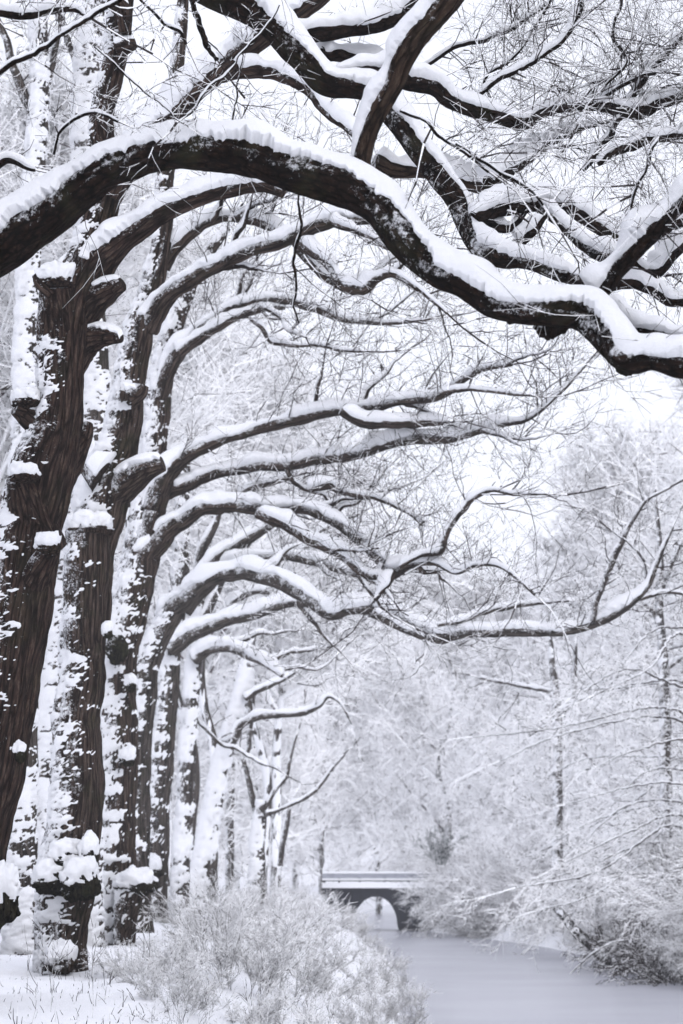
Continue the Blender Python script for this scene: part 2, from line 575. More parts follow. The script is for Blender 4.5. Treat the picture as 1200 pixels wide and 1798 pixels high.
# ------------------------------------------------------------------ the traced trees
class Tree:
    def __init__(self, name, base_px, Y, label, group=None, bark=None, seed=1):
        p = at(base_px[0], base_px[1], Y)
        self.base = np.array([p[0], p[1], float(ground_z(p[0], p[1])) - 0.05])
        self.o = thing(name, self.base, label, 'tree', group)
        self.Y, self.bark, self.seed, self.tw = Y, bark, seed, []
        self.k = 0

    def path(self, pts, dep):
        ds = np.interp(np.linspace(0, 1, len(pts)), np.linspace(0, 1, len(dep)), dep)
        rows = []
        for (x, y, r), D in zip(pts, ds):
            rows.append([*at(x, y, D), r * D / F])
        return np.array(rows)

    def limb(self, pts, dep=None, H=0.16, tw=0.0, name='limb', bark=None, sides=None, step=4.4, lump=0.16, ridge=0.006,
             snow=True, twl=1.0, plast=None, wob=0.012, cover=1.0, label=None, lean=0.25, to_ground=False, edge=64, forks=0):
        if name == 'limb' and float(np.mean([p[2] for p in pts])) < 17:
            wob = 0.03
        self.k += 1
        sd = self.seed * 100 + self.k
        dep = dep or [self.Y]
        rows = self.path(pts, dep)
        if to_ground:
            rows = np.vstack([rows, rows[-1]])
            rows[-1, 2] = self.base[2] - 0.25
            rows[-1, 3] *= 1.12
        px = float(np.mean(dep)) / F
        C, r, u = spline(rows, px * step)
        wn_ = np.stack([fbm(np.stack([u * 0.9 / max(np.mean(r) * 6, 0.15), 0 * u + k * 7.3, 0 * u], 1), 3, sd + k) for k in range(3)], 1)
        C = C + wn_ * np.minimum(r, 0.5)[:, None] * 1.0 * (wob / 0.012) * 0.22
        if name == 'branch':
            C = C + px * 9 * np.stack([fbm(np.stack([u / (55 * px), 0 * u + k * 3.3, 0 * u], 1), 3, sd + 40 + k) for k in range(3)], 1)
        C = C - self.base
        rp = float(np.mean([p[2] for p in pts]))
        m = sides or int(np.clip(rp * 1.6, 8, 72))
        P, d, bc, T = tube_grid(C, r, u, m, lump, ridge, sd)
        V = P.reshape(-1, 3)
        Q = grid_quads(len(C), m, True)
        # close the ends with a slightly sunk cap
        nV = len(V)
        V = np.vstack([V, C[0] , C[-1]])
        j = np.arange(m)
        cap0 = np.stack([np.full(m, nV), (j + 1) % m, j, j], 1)
        bcv = np.vstack([bc.reshape(-1, 3), [[0, 0, 0]], [[0, 0, u[-1]]]])
        capq = (len(C) - 1) * m
        cap1 = np.stack([np.full(m, nV + 1), capq + j, capq + (j + 1) % m, capq + (j + 1) % m], 1)
        me = raw_mesh(name, V, Q, [bark or self.bark], smooth=True, attr=bcv)
        # triangles for the caps through bmesh-free extension: separate small fan mesh joined in
        me2 = join_fan(me, m, len(C), nV)
        o = obj(name, me, self.o)
        if label:
            o['label'] = label
        if snow:
            G = snow_cap(C, r, u, H, sd, K=23 if rp > 30 else 19 if rp > 18 else (13 if rp > 9 else 9), px=px, cover=cover, lean=lean, edge_deg=edge)
            sm = raw_mesh('snow_layer', G, grid_quads(G.shape[0], G.shape[1], False), [M_SNOW], smooth=True)
            obj('snow_layer', sm, o)
        if plast:
            V2, Q2 = plaster(P, d, bc, C, plast[0], plast[1], sd + 50, fs=plast[2], bias=plast[3] if len(plast) > 3 else 1.0)
            if len(Q2):
                V2, Q2 = compact(V2, Q2)
                obj('blown_snow', raw_mesh('blown_snow', V2, Q2, [M_SNOW], smooth=True), o, kind='stuff')
        if tw > 0:
            self.tw.append((C, r, u, tw, twl))
        rf = random.Random(sd)
        for f in range(forks):
            i = rf.randrange(2, len(pts) - 1)
            (xa, ya, ra), (xb, yb, rb_) = pts[i], pts[min(i + 1, len(pts) - 1)]
            t = rf.random()
            x0, y0, r0 = xa + (xb - xa) * t, ya + (yb - ya) * t, min(0.55 * ra, 7)
            a = math.atan2(yb - ya, xb - xa) + rf.choice((-1, -1, 1)) * rf.uniform(0.35, 0.95)
            ln = rf.uniform(60, 150)
            b1, b2 = rf.uniform(-0.5, 0.4), rf.uniform(-0.7, 0.5)
            p1 = (x0 + ln * 0.4 * math.cos(a), y0 + ln * 0.4 * math.sin(a))
            p2 = (p1[0] + ln * 0.35 * math.cos(a + b1), p1[1] + ln * 0.35 * math.sin(a + b1))
            p3 = (p2[0] + ln * 0.3 * math.cos(a + b2), p2[1] + ln * 0.3 * math.sin(a + b2))
            dd = float(np.interp((i + t) / (len(pts) - 1), np.linspace(0, 1, len(dep)), dep)) if len(dep) > 1 else dep[0]
            self.limb([(x0, y0, r0), (*p1, r0 * 0.75), (*p2, r0 * 0.5), (*p3, max(1.0, r0 * 0.25))], [dd, dd + rf.uniform(-1.2, 1.2)], H=H * 0.7, tw=tw * 1.2, twl=twl * 0.8, name='branch', sides=6, step=6)
        return o

    def burl(self, px, py, rx, ry, Y, cap=True, mat=None, caph=0.5, name='burl'):
        self.k += 1
        sd = self.seed * 100 + self.k
        s = Y / F
        c = at(px, py, Y) - self.base
        V, Q, d = blob(c, (rx * s, rx * s * 0.9, ry * s), sd, n=30, m=40, rough=0.42, f=1.9)
        V = V + d * (0.07 * min(rx, ry) * s * fbm(V / (5 * s), 3, sd + 2))[..., None]
        o = obj(name, raw_mesh(name, V, Q, [mat or M_MOSS], smooth=True, attr=V), self.o)
        if cap:
            w = 0.75 * fbm(V / (9 * s), 3, sd + 4, 0.65)
            mask = d[..., 2] - 0.12 + 0.25 * (d @ WIND) + w
            amp = caph * max(ry, rx * 0.5) * s
            h = amp * np.clip(mask * 1.5, 0, 1) ** 0.6 * (1 + 0.45 * fbm(V / (16 * s), 3, sd + 9) + 0.18 * fbm(V / (5 * s), 2, sd + 13))
            V2 = np.where((mask > 0)[..., None], V + (0.35 * d + 0.65 * UP) * h[..., None], V - d * 0.02)
            keep = (mask.ravel()[Q] > 0).any(axis=1)
            if keep.any():
                V2, Q2 = compact(V2, Q[keep])
                obj('snow_cap', raw_mesh('snow_cap', V2, Q2, [M_SNOW], smooth=True), o)
        return o

    def twigs(self, r0=0.008, L=0.9, lv=(5, 4), up=0.08, snow=1.3, gap=0.25, curl=0.16, name='twigs', mats=None, out=0.5, rmin=0.0022, dens=1.0, coat=0.0):
        rng = np.random.default_rng(self.seed + 900)
        S, D, LL, RR = [], [], [], []
        for C, r, u, tw, twl in self.tw:
            n = max(2, int(tw * dens * u[-1]))
            t = rng.uniform(0.12, 1.0, n) ** 0.8
            i = np.minimum((t * (len(C) - 1)).astype(int), len(C) - 2)
            T = norm(C[i + 1] - C[i])
            rd = rand_dirs(rng, n) + UP * 0.35
            pr = norm(rd - T * (rd * T).sum(1)[:, None])
            S.append(C[i]); D.append(norm(T * out + pr)); LL.append(L * twl * rng.uniform(0.35, 1.25, n)); RR.append(np.minimum(r0 * rng.uniform(0.6, 1.3, n), r[i] * 0.7))
            # tip keeps growing
            S.append(C[-1:]); D.append(T[-1:] * 0 + norm(C[-1:] - C[-4:-3])); LL.append(np.array([L * twl * 1.3])); RR.append(np.array([min(r[-1], r0 * 1.3)]))
        S, D, LL, RR = map(np.concatenate, (S, D, LL, RR))
        sets = [grow(rng, S, D, LL, RR, 7, curl, up)]
        P, R = sets[0]
        Lp = LL
        for k, per in enumerate(lv):
            s, dd, rr, t = children(rng, P, R, per)
            Lc = np.repeat(Lp, per) * rng.uniform(0.25, 0.65, len(s))
            P, R = grow(rng, s, dd, Lc, np.maximum(rr * 0.62, rmin), 5 if k == 0 else 3, curl, up)
            sets.append((P, R))
            Lp = Lc
        me = prism_mesh(name, sets, mats or [M_SNOWF, M_TWIG], snow, gap, rng, coat=coat)
        o = obj(name, me, self.o, kind='stuff')
        return o

def join_fan(me, m, n, nV):
    """close both ends of a tube with triangle fans"""
    import bmesh
    bm = bmesh.new()
    bm.from_mesh(me)
    bm.verts.ensure_lookup_table()
    for base, c, flip in ((0, nV, True), ((n - 1) * m, nV + 1, False)):
        for j in range(m):
            a, b_ = bm.verts[base + j], bm.verts[base + (j + 1) % m]
            f = bm.faces.new((bm.verts[c], b_, a) if flip else (bm.verts[c], a, b_))
            f.smooth = False
    bm.to_mesh(me)
    bm.free()

# --- the near tree whose limb arches over the river; its trunk stands outside the frame
N = Tree('arching_tree', (-330, 2200), 14, 'nearest big dark tree whose thick snow-laden limb arches across the top of the view', bark=M_BARK, seed=1)
N.limb([(-300, -700, 60), (-300, -300, 85), (-305, 200, 100), (-315, 700, 112), (-325, 1300, 122), (-330, 1900, 140)], [14.5], name='trunk', step=8, snow=False,
       plast=(-0.2, 0.04, 1.2), to_ground=True, sides=56)
N.limb([(-300, 640, 72), (-160, 545, 58), (-60, 475, 48), (0, 433, 43), (60, 393, 42), (105, 356, 38), (150, 324, 34), (200, 294, 33), (260, 276, 32), (333, 266, 32), (433, 275, 33), (500, 298, 38),
        (560, 311, 38), (610, 325, 38), (660, 355, 36), (712, 410, 35), (750, 455, 30), (783, 486, 27), (826, 503, 23), (870, 534, 22), (910, 546, 23), (960, 552, 26), (1020, 556, 28), (1052, 572, 31),
        (1085, 605, 30), (1110, 632, 26), (1150, 632, 20), (1200, 642, 22), (1300, 650, 22), (1400, 640, 18)], [14.5, 14, 13.5, 13, 12.5, 12], name='arching_limb', H=0.175, edge=60, step=2.8, sides=50, lump=0.26, ridge=0.016, wob=0.014)
N.burl(967, 574, 28, 22, 12.95, cap=False, mat=M_BARK)
N.burl(1098, 642, 18, 17, 12.65, cap=False, mat=M_BARK)
N.burl(900, 553, 18, 16, 13.05, cap=False, mat=M_BARK)
N.limb([(622, 350, 26), (630, 305, 17), (646, 248, 15), (667, 197, 18), (690, 155, 19), (707, 110, 20), (733, 65, 21), (766, 25, 22), (800, -20, 24), (860, -100, 24)], [13.45, 13.3, 13.1, 12.9, 12.8], name='upright_limb', bark=M_BARKP,
       H=0.13, step=3.0, lump=0.14, ridge=0.014, sides=40, lean=0.35, edge=50)
N.limb([(-280, -560, 50), (0, -330, 45), (220, -140, 38), (350, -30, 31), (430, 12, 28), (460, 32, 26), (503, 77, 25), (543, 120, 24), (572, 147, 22), (613, 152, 18), (650, 166, 17), (693, 210, 19), (735, 265, 19), (770, 313, 20),
        (800, 350, 20), (825, 400, 20), (850, 438, 20), (882, 455, 17), (930, 462, 13), (985, 482, 14), (1035, 495, 11)], [14.8, 15.2, 15.2, 15, 14.2], H=0.17, step=3.0, lump=0.22, ridge=0.014, sides=44, name='descending_limb', lean=0.1)
N.limb([(590, 150, 16), (650, 128, 16), (700, 138, 16), (760, 152, 15), (795, 182, 14), (850, 197, 13), (915, 214, 13), (950, 196, 10), (1010, 187, 9), (1060, 186, 10), (1118, 200, 14), (1160, 182, 11), (1230, 160, 11)],
       [15.2, 15.5, 16], H=0.15, tw=7, twl=1.0)
N.limb([(510, 70, 18), (600, 52, 14), (660, 42, 15), (720, 12, 18), (780, -25, 17), (850, -60, 14)], [15.4, 16], H=0.16, tw=3)
N.limb([(560, 95, 13), (610, 102, 12), (680, 122, 12), (740, 142, 10), (800, 170, 7)], [15.6, 16.5], H=0.14, tw=2)
N.limb([(830, 385, 18), (870, 368, 15), (920, 361, 13), (965, 356, 14), (1005, 367, 13), (1050, 397, 12), (1090, 425, 9)], [14.9, 15.4], H=0.16, tw=6)
N.limb([(660, 285, 16), (700, 300, 15), (745, 302, 13), (800, 318, 14), (850, 332, 12), (890, 352, 8)], [15.6, 16.2], H=0.15, tw=4, bark=M_BARKP)
N.limb([(860, 320, 14), (900, 298, 12), (930, 272, 11), (970, 246, 9), (1015, 228, 5), (1060, 215, 3)], [15.5, 16.5], H=0.13, tw=8)
N.limb([(925, 345, 8), (960, 372, 10), (990, 400, 9), (1020, 425, 10), (1065, 452, 12), (1120, 470, 8)], [15.2, 14.6], H=0.15, tw=5)
N.limb([(915, 430, 11), (938, 405, 9), (955, 380, 7)], [15], H=0.12, tw=4)
N.limb([(850, 380, 9), (880, 400, 9), (905, 395, 7), (935, 350, 5)], [15.1], H=0.1)
N.limb([(1045, 520, 18), (1068, 490, 17), (1092, 458, 18), (1130, 414, 18), (1170, 380, 17), (1225, 335, 16), (1300, 280, 12)], [12.8, 12.4], H=0.14, tw=7, lean=0.6)
N.limb([(1125, 440, 8), (1160, 410, 9), (1200, 382, 11), (1260, 350, 9)], [13.2, 13.6], H=0.1, tw=6)
N.limb([(1100, 455, 9), (1118, 478, 15), (1150, 478, 12), (1180, 445, 11), (1220, 410, 10), (1290, 370, 8)], [13.8, 14.2], H=0.12, tw=6)
N.limb([(1055, 505, 12), (1100, 500, 11), (1140, 508, 9), (1185, 530, 9), (1240, 520, 8)], [13.4, 13.8], H=0.13, tw=5)
N.limb([(1062, 530, 14), (1105, 562, 13), (1150, 585, 12), (1220, 610, 13), (1300, 615, 11)], [12.7, 12.3], H=0.15, tw=2)
N.limb([(1025, 300, 4), (1060, 255, 7), (1090, 205, 6), (1130, 140, 6), (1172, 95, 6), (1215, 55, 5), (1270, 0, 4)], [15.8], H=0.04, tw=14, name='branch')
N.limb([(1045, 290, 5), (1075, 268, 8), (1110, 258, 9), (1150, 245, 8), (1210, 235, 7), (1290, 230, 5)], [15.5], H=0.12, tw=8, name='branch')
N.limb([(838, 172, 4), (880, 138, 4.5), (945, 105, 5), (995, 62, 5), (1015, 20, 4.5), (1030, -20, 4)], [15.4], H=0.05, tw=14, name='branch')
N.limb([(1052, 178, 5), (1085, 155, 4.5), (1130, 132, 4), (1175, 127, 2)], [15.7], H=0.07, tw=12, name='branch')
N.limb([(800, 255, 3), (850, 290, 3), (900, 318, 3), (955, 362, 2.5)], [13], H=0.015, tw=6, name='branch')
N.limb([(700, 195, 3), (745, 215, 3), (800, 255, 3), (860, 300, 2.5)], [13], H=0.015, tw=6, name='branch')
N.limb([(1160, 240, 3), (1135, 290, 3), (1115, 340, 3), (1098, 400, 2.5)], [12.9], H=0.01, tw=8, name='branch')
N.limb([(865, 180, 3), (850, 140, 3), (905, 90, 3), (960, 20, 3), (980, -30, 2)], [16], H=0.01, tw=12, name='branch')
N.limb([(1090, 0, 3), (1075, 60, 3), (1100, 110, 3), (1060, 150, 3)], [15.5], H=0.01, tw=12, name='branch')
N.limb([(720, 130, 4), (790, 90, 4), (870, 60, 4), (960, 10, 3)], [16.2], H=0.03, tw=12, name='branch')
N.limb([(526, 340, 2), (525, 420, 3), (516, 470, 3), (519, 540, 2), (528, 570, 1.5)], [13.6], H=0.01, tw=3, name='branch', twl=0.5)
N.limb([(403, 265, 2.5), (405, 210, 2.2), (414, 160, 1.8), (428, 95, 1.2)], [13.8], H=0.008, tw=2, name='branch', twl=0.4)
N.limb([(-60, 40, 8), (0, 28, 8), (70, 20, 7), (120, 14, 6), (146, 26, 3)], [13], H=0.10, tw=5, name='branch', twl=0.8)
N.limb([(-60, 160, 5), (30, 108, 5), (110, 62, 4), (190, 12, 4), (250, -20, 4)], [12.6], H=0.03, tw=4, name='branch', twl=0.9)
N.limb([(330, -20, 4), (345, 30, 6), (365, 75, 6), (382, 108, 5)], [14.6], H=0.02, tw=1, name='branch')
N.limb([(240, -10, 2), (280, 35, 3), (320, 55, 3), (330, 75, 2)], [14.2], H=0.04, tw=3, name='branch')
N.limb([(95, 270, 3), (110, 225, 3), (160, 200, 3), (205, 212, 3)], [13.8], H=0.02, tw=5, name='branch', twl=0.5)
N.limb([(497, 10, 1.2), (460, 55, 1.5), (425, 95, 1.5), (340, 190, 2), (330, 205, 2)], [13.5], H=0.02, tw=2, name='branch', twl=0.4)
N.limb([(165, 85, 1.4), (220, 130, 1.6), (270, 175, 1.5), (330, 225, 1)], [13.5], H=0.015, tw=3, name='branch', twl=0.6)
N.limb([(-40, 320, 8), (10, 280, 7), (40, 292, 5), (60, 300, 3)], [16], H=0.05, tw=6, name='branch')
N.twigs(r0=0.0055, L=1.25, lv=(5, 4), up=0.02, snow=1.4, gap=0.4, rmin=0.0018, curl=0.2, dens=1.35, coat=0.25)

# --- first tree of the row
A = Tree('row_tree', (-80, 1690), 21.5, 'dark furrowed trunk at the left edge with cut stubs holding pads of snow', group='trees lining the left bank', bark=M_BARKA, seed=2)
A.limb([(215, -120, 22), (218, -60, 23), (213, 30, 24), (206, 90, 22), (196, 140, 22), (180, 215, 22), (190, 310, 27), (176, 385, 30), (150, 462, 37), (118, 540, 45), (108, 640, 43), (104, 720, 44), (84, 815, 54),
        (52, 950, 57), (24, 1100, 57), (4, 1250, 55), (-16, 1390, 54), (-34, 1480, 52), (-62, 1570, 54), (-80, 1650, 60)], [21, 21.3, 21.5], name='trunk', H=0.1, step=3.2, sides=60, lump=0.16, ridge=0.03,
       plast=(-0.62, 0.04, 1.8, 1.7), to_ground=True, snow=False)
A.limb([(148, 505, 34), (180, 457, 28), (212, 427, 21), (250, 400, 18), (290, 373, 17), (350, 349, 15), (410, 333, 14), (460, 326, 13), (497, 338, 10)], [21.3, 20.8, 20.4], H=0.2, step=3.2, lump=0.2)
A.limb([(190, 340, 26), (240, 265, 23), (290, 208, 22), (340, 163, 21), (395, 118, 21), (450, 78, 20), (520, 26, 19), (600, -40, 17)], [21, 20.5, 20], H=0.2, step=3.2, lean=0.7, tw=1)
A.limb([(385, 130, 16), (430, 124, 14), (490, 130, 13), (540, 155, 13), (575, 195, 11), (612, 225, 9), (650, 268, 6)], [20.6, 19.5], H=0.18, tw=2)
A.limb([(125, 585, 26), (160, 535, 30), (190, 512, 24), (216, 498, 13)], [21.4, 21.3, 21.2, 21.1], H=0.1, name='cut_stub', step=3.0, lump=0.25)
A.limb([(112, 650, 30), (138, 605, 32), (175, 590, 22), (205, 592, 13), (212, 598, 5)], [21.5, 21.4, 21.3, 21.2], H=0.05, name='cut_stub', step=3.0, lump=0.3)
A.limb([(112, 660, 40), (106, 560, 40), (100, 500, 32)], [21.4, 21.2, 21.0], H=0.05, name='cut_stub', snow=False, step=2.4)
A.burl(100, 498, 32, 12, 20.9, cap=True, caph=1.5, mat=M_BARKA)
A.limb([(90, 520, 8), (70, 500, 8), (62, 484, 6)], [20.8], H=0.02, snow=False, name='cut_stub')
A.limb([(100, 800, 24), (75, 752, 27), (45, 728, 20), (26, 717, 12)], [21.5, 21.35, 21.2, 21.1], H=0.08, name='cut_stub', step=3.0)
A.burl(48, 708, 26, 10, 21.1, cap=True, caph=1.3, mat=M_BARKA)
A.limb([(60, 970, 48), (46, 890, 38), (34, 838, 28)], [21.5, 21.2, 21.0], snow=False, name='cut_stub', step=2.4)
A.burl(42, 838, 26, 10, 20.8, cap=True, caph=1.3, mat=M_BARKA)
A.limb([(35, 1080, 36), (65, 1010, 30), (90, 965, 18)], [21.5, 21.2, 21.0], snow=False, name='cut_stub', step=2.4)
A.burl(86, 962, 22, 10, 20.8, cap=True, caph=1.8, mat=M_BARKA)
A.limb([(90, 850, 40), (125, 800, 28), (148, 762, 16), (155, 742, 8)], [21.6, 21.7], snow=False, name='cut_stub', step=2.4)
A.burl(-2, 1588, 34, 34, 20.6, cap=True, caph=1.0)
A.burl(35, 1325, 12, 14, 21.2, cap=True, caph=0.8)
A.limb([(205, 90, 16), (228, 80, 14), (240, 76, 9)], [20.8], H=0.12, name='cut_stub')
A.limb([(195, 0, 14), (215, 20, 16), (222, 60, 12)], [20.7], H=0.16, name='cut_stub')
A.twigs(r0=0.008, L=1.0, lv=(4, 3), snow=1.5)

# --- second tree
B = Tree('row_tree', (112, 1700), 28, 'brown trunk with a mossy swollen collar low down and blown snow on its side', group='trees lining the left bank', bark=M_BARKB, seed=3)
B.limb([(322, -60, 9), (320, 20, 10), (312, 110, 12), (300, 220, 14), (288, 330, 16), (287, 400, 17), (276, 470, 20), (257, 540, 23), (241, 600, 27), (225, 700, 28), (216, 770, 33), (201, 830, 42), (181, 910, 41), (162, 990, 38), (152, 1080, 40),
         (145, 1200, 41), (134, 1320, 43), (126, 1430, 45), (118, 1540, 49), (112, 1630, 44), (110, 1690, 42)],
       [28.5, 28.3, 28], name='trunk', H=0.1, step=3.4, sides=60, lump=0.18, ridge=0.03, plast=(-0.28, 0.045, 1.7, 1.3), to_ground=True, snow=False)
B.limb([(258, 575, 20), (290, 527, 17), (330, 495, 14), (380, 465, 12), (430, 443, 12), (500, 420, 12), (560, 398, 13), (610, 384, 11), (660, 386, 7), (720, 400, 4)], [28.3, 27, 26.5], H=0.18, step=4.0, tw=3.5, forks=5)
B.limb([(520, 424, 9), (550, 445, 9), (580, 468, 9), (605, 500, 10), (640, 506, 11), (662, 490, 8), (692, 482, 6), (735, 510, 4), (785, 550, 2.5)], [27, 26], H=0.18, tw=4, forks=3)
B.limb([(525, 435, 9), (555, 468, 9), (580, 490, 9), (605, 508, 6), (622, 515, 3)], [27.3, 27], H=0.15, tw=3)
B.limb([(290, 470, 12), (312, 430, 10), (350, 398, 9), (395, 382, 8), (440, 386, 9), (480, 398, 9), (497, 410, 6)], [28.6, 28], H=0.18, tw=4, forks=3)
B.limb([(146, 1240, 12), (149, 1130, 33), (153, 1030, 39), (158, 932, 40)], [28.3, 28.05, 27.85, 27.7], snow=False, plast=(-0.45, 0.04, 1.7, 1.3), name='cut_stub', step=3.2)
B.burl(158, 932, 42, 12, 27.6, cap=True, caph=1.0, mat=M_BARKB)
B.limb([(200, 870, 36), (235, 845, 28), (262, 825, 21), (288, 815, 14)], [28.2, 28.0, 27.9], H=0.1, name='cut_stub', step=3.2)
B.limb([(225, 700, 20), (243, 690, 16), (248, 678, 14)], [27.8], H=0.16, name='cut_stub', step=3.2)
B.limb([(180, 840, 30), (162, 828, 20), (150, 820, 14)], [27.8], H=0.2, name='cut_stub', step=3.2)
B.burl(95, 1545, 36, 26, 27.4, cap=True, caph=0.5)
B.burl(140, 1548, 36, 32, 27.3, cap=True, caph=0.5)
B.burl(115, 1508, 28, 26, 27.4, cap=True, caph=0.4)
B.burl(156, 1506, 16, 30, 27.3, cap=True, caph=0.4)
B.burl(108, 1690, 28, 20, 27.3, cap=True, caph=0.8, mat=M_BARKB)
B.burl(190, 1112, 9, 10, 27.6, cap=True, caph=1.2)
B.twigs(r0=0.010, L=1.7, lv=(5, 4), snow=1.0, gap=0.55, rmin=0.0032, curl=0.17)

# --- third tree
Ct = Tree('row_tree', (205, 1640), 39, 'snow-plastered trunk forking into four long level limbs above mid height', group='trees lining the left bank', bark=M_BARKB, seed=4)
Ct.limb([(400, 400, 6), (350, 470, 11), (315, 540, 16), (295, 600, 19), (280, 680, 22), (272, 760, 23), (262, 840, 24), (252, 920, 30), (243, 985, 34), (228, 1060, 33), (212, 1150, 34), (206, 1260, 34), (203, 1400, 36), (202, 1520, 36), (204, 1630, 34)],
        [39.5, 39], name='trunk', step=4.0, sides=64, lump=0.18, ridge=0.035, plast=(0.02, 0.06, 1.35, 1.0), to_ground=True, snow=False)
Ct.limb([(252, 950, 26), (268, 890, 22), (290, 840, 19), (325, 803, 14), (370, 780, 11), (430, 760, 9.5), (500, 742, 10), (580, 722, 10), (650, 714, 9), (700, 704, 8), (770, 696, 8), (810, 670, 6), (850, 648, 5), (900, 640, 3)],
        [39.2, 38.2, 36], H=0.16, step=4.0, tw=3.4, forks=5)
Ct.limb([(285, 870, 13), (320, 855, 11), (380, 832, 10), (450, 818, 10), (510, 815, 10), (580, 803, 10), (640, 795, 9), (690, 778, 10), (770, 770, 10), (830, 758, 7), (880, 745, 6), (930, 735, 4), (985, 690, 3), (1030, 640, 2)],
        [39.2, 38, 36.5], H=0.22, step=4.0, tw=3.4, forks=5)
Ct.limb([(245, 1005, 22), (282, 948, 20), (320, 912, 15), (365, 890, 12), (420, 890, 11), (480, 895, 12), (540, 895, 10), (590, 918, 10), (640, 955, 10), (672, 985, 11), (690, 1003, 13), (720, 992, 7), (760, 988, 5), (800, 1005, 4), (835, 992, 4), (880, 995, 3), (940, 1045, 2)],
        [39.2, 37.4, 36], H=0.2, step=4.0, tw=3.4, forks=5)
Ct.limb([(455, 898, 11), (500, 925, 10), (550, 952, 9), (600, 975, 8), (640, 1010, 7), (680, 1010, 6)], [37.8, 37], H=0.19, tw=3, forks=3)
Ct.limb([(690, 1002, 8), (675, 1030, 6), (660, 1052, 4)], [36.8], H=0.2, tw=3, lean=0.8)
Ct.limb([(700, 995, 4), (740, 975, 4), (775, 968, 7), (785, 940, 5), (805, 905, 6), (838, 870, 5), (870, 862, 3), (905, 868, 3), (960, 868, 2)], [36.6, 36], H=0.12, tw=4)
Ct.limb([(600, 722, 8), (640, 742, 10), (690, 744, 9), (735, 742, 9), (790, 742, 3)], [37, 37.5], H=0.16, tw=3)
Ct.limb([(775, 690, 5), (830, 684, 3.5), (880, 690, 3), (922, 695, 2)], [36.5, 36], H=0.12, tw=4)
Ct.limb([(240, 945, 14), (226, 900, 12), (218, 862, 10), (222, 820, 8)], [39.2], H=0.1, plast=(0.0, 0.05, 1.2))
Ct.limb([(282, 705, 12), (300, 640, 15), (325, 605, 13), (355, 578, 11), (400, 548, 9), (450, 532, 8), (505, 528, 8), (545, 540, 8), (590, 555, 7), (640, 565, 5), (700, 568, 3), (760, 560, 2)], [39.2, 38], H=0.17, tw=4.5, forks=5)
Ct.limb([(318, 622, 10), (350, 598, 9), (400, 565, 7), (450, 545, 6), (500, 540, 4)], [38.9, 38.6], H=0.18, tw=3)
Ct.limb([(440, 560, 4), (462, 574, 5), (478, 598, 6), (520, 606, 4), (560, 606, 3.5), (600, 615, 3), (640, 618, 2)], [38, 37.5], H=0.12, tw=3)
Ct.limb([(540, 862, 6), (575, 850, 9), (610, 866, 5), (660, 875, 4), (715, 900, 3), (745, 920, 6)], [38, 37.5], H=0.16, tw=4)
Ct.limb([(420, 870, 7), (450, 855, 6), (510, 838, 5)], [40.5], H=0.16, tw=3)
Ct.burl(238, 1556, 34, 18, 38.2, cap=True, caph=0.75)
Ct.limb([(212, 1660, 12), (222, 1610, 20), (232, 1570, 26), (236, 1556, 30)], [38.2], snow=False, name='buttress', bark=M_BARKB, plast=(-0.3, 0.04, 1.2))
Ct.burl(230, 1205, 10, 10, 38.3, cap=True, caph=1.3)
Ct.burl(224, 1335, 13, 10, 38.3, cap=True, caph=1.3)
Ct.burl(205, 1140, 20, 26, 38.2, cap=False)
Ct.twigs(r0=0.012, L=2.0, lv=(5, 4), snow=1.0, gap=0.55, rmin=0.004, curl=0.17)

# --- fourth tree, the one with the long low limb over the water
Dt = Tree('row_tree', (240, 1625), 46, 'mid-row tree sending one long low snow-topped limb far out over the river', group='trees lining the left bank', bark=M_BARKG, seed=5)
Dt.limb([(330, 1040, 17), (305, 1075, 20), (276, 1120, 23), (256, 1175, 24), (246, 1260, 25), (240, 1380, 25), (238, 1500, 26), (240, 1620, 27)], [46], name='trunk', step=4.0, sides=48, lump=0.16, ridge=0.03,
        plast=(-0.05, 0.06, 1.2, 1.0), to_ground=True, snow=False)
Dt.limb([(292, 1092, 20), (320, 1050, 18), (360, 1020, 16), (410, 1008, 15), (460, 1010, 15), (510, 1026, 15), (550, 1055, 15), (584, 1078, 14), (615, 1068, 12), (655, 1070, 12), (705, 1086, 12), (745, 1108, 13), (770, 1119, 12),
         (820, 1111, 9), (890, 1109, 9), (960, 1109, 8), (1015, 1102, 8), (1065, 1085, 8), (1105, 1062, 7), (1138, 1032, 5), (1155, 985, 4), (1182, 925, 2)], [46, 44, 42, 41], H=0.22, step=4.0, tw=2.6, lump=0.18, forks=3)
Dt.limb([(1040, 1092, 5), (1050, 1055, 5), (1065, 1010, 6), (1088, 955, 6), (1112, 912, 4), (1135, 880, 3), (1178, 855, 2)], [41.5], H=0.03, tw=2, lean=0.1)
Dt.limb([(655, 1075, 8), (700, 1100, 6), (735, 1117, 5), (745, 1120, 3)], [42.5], H=0.14)
Dt.limb([(768, 1098, 3), (815, 1090, 4), (850, 1075, 4), (905, 1064, 4), (970, 1058, 2.5)], [42, 42.5], H=0.14, tw=3)
Dt.limb([(335, 1040, 12), (365, 995, 10), (400, 968, 10), (440, 942, 10), (482, 914, 8)], [46.5, 47], H=0.18, tw=1)
Dt.limb([(345, 1050, 10), (385, 1000, 9), (420, 985, 8), (470, 978, 8), (520, 982, 8), (570, 992, 7), (630, 1012, 5), (670, 1028, 3)], [47, 46], H=0.2, tw=3, forks=3)
Dt.limb([(345, 1010, 9), (352, 970, 9), (370, 935, 7), (384, 900, 5)], [47], H=0.1, tw=1)
Dt.twigs(r0=0.013, L=2.1, lv=(5, 4), snow=1.0, gap=0.55, rmin=0.0045, curl=0.17)

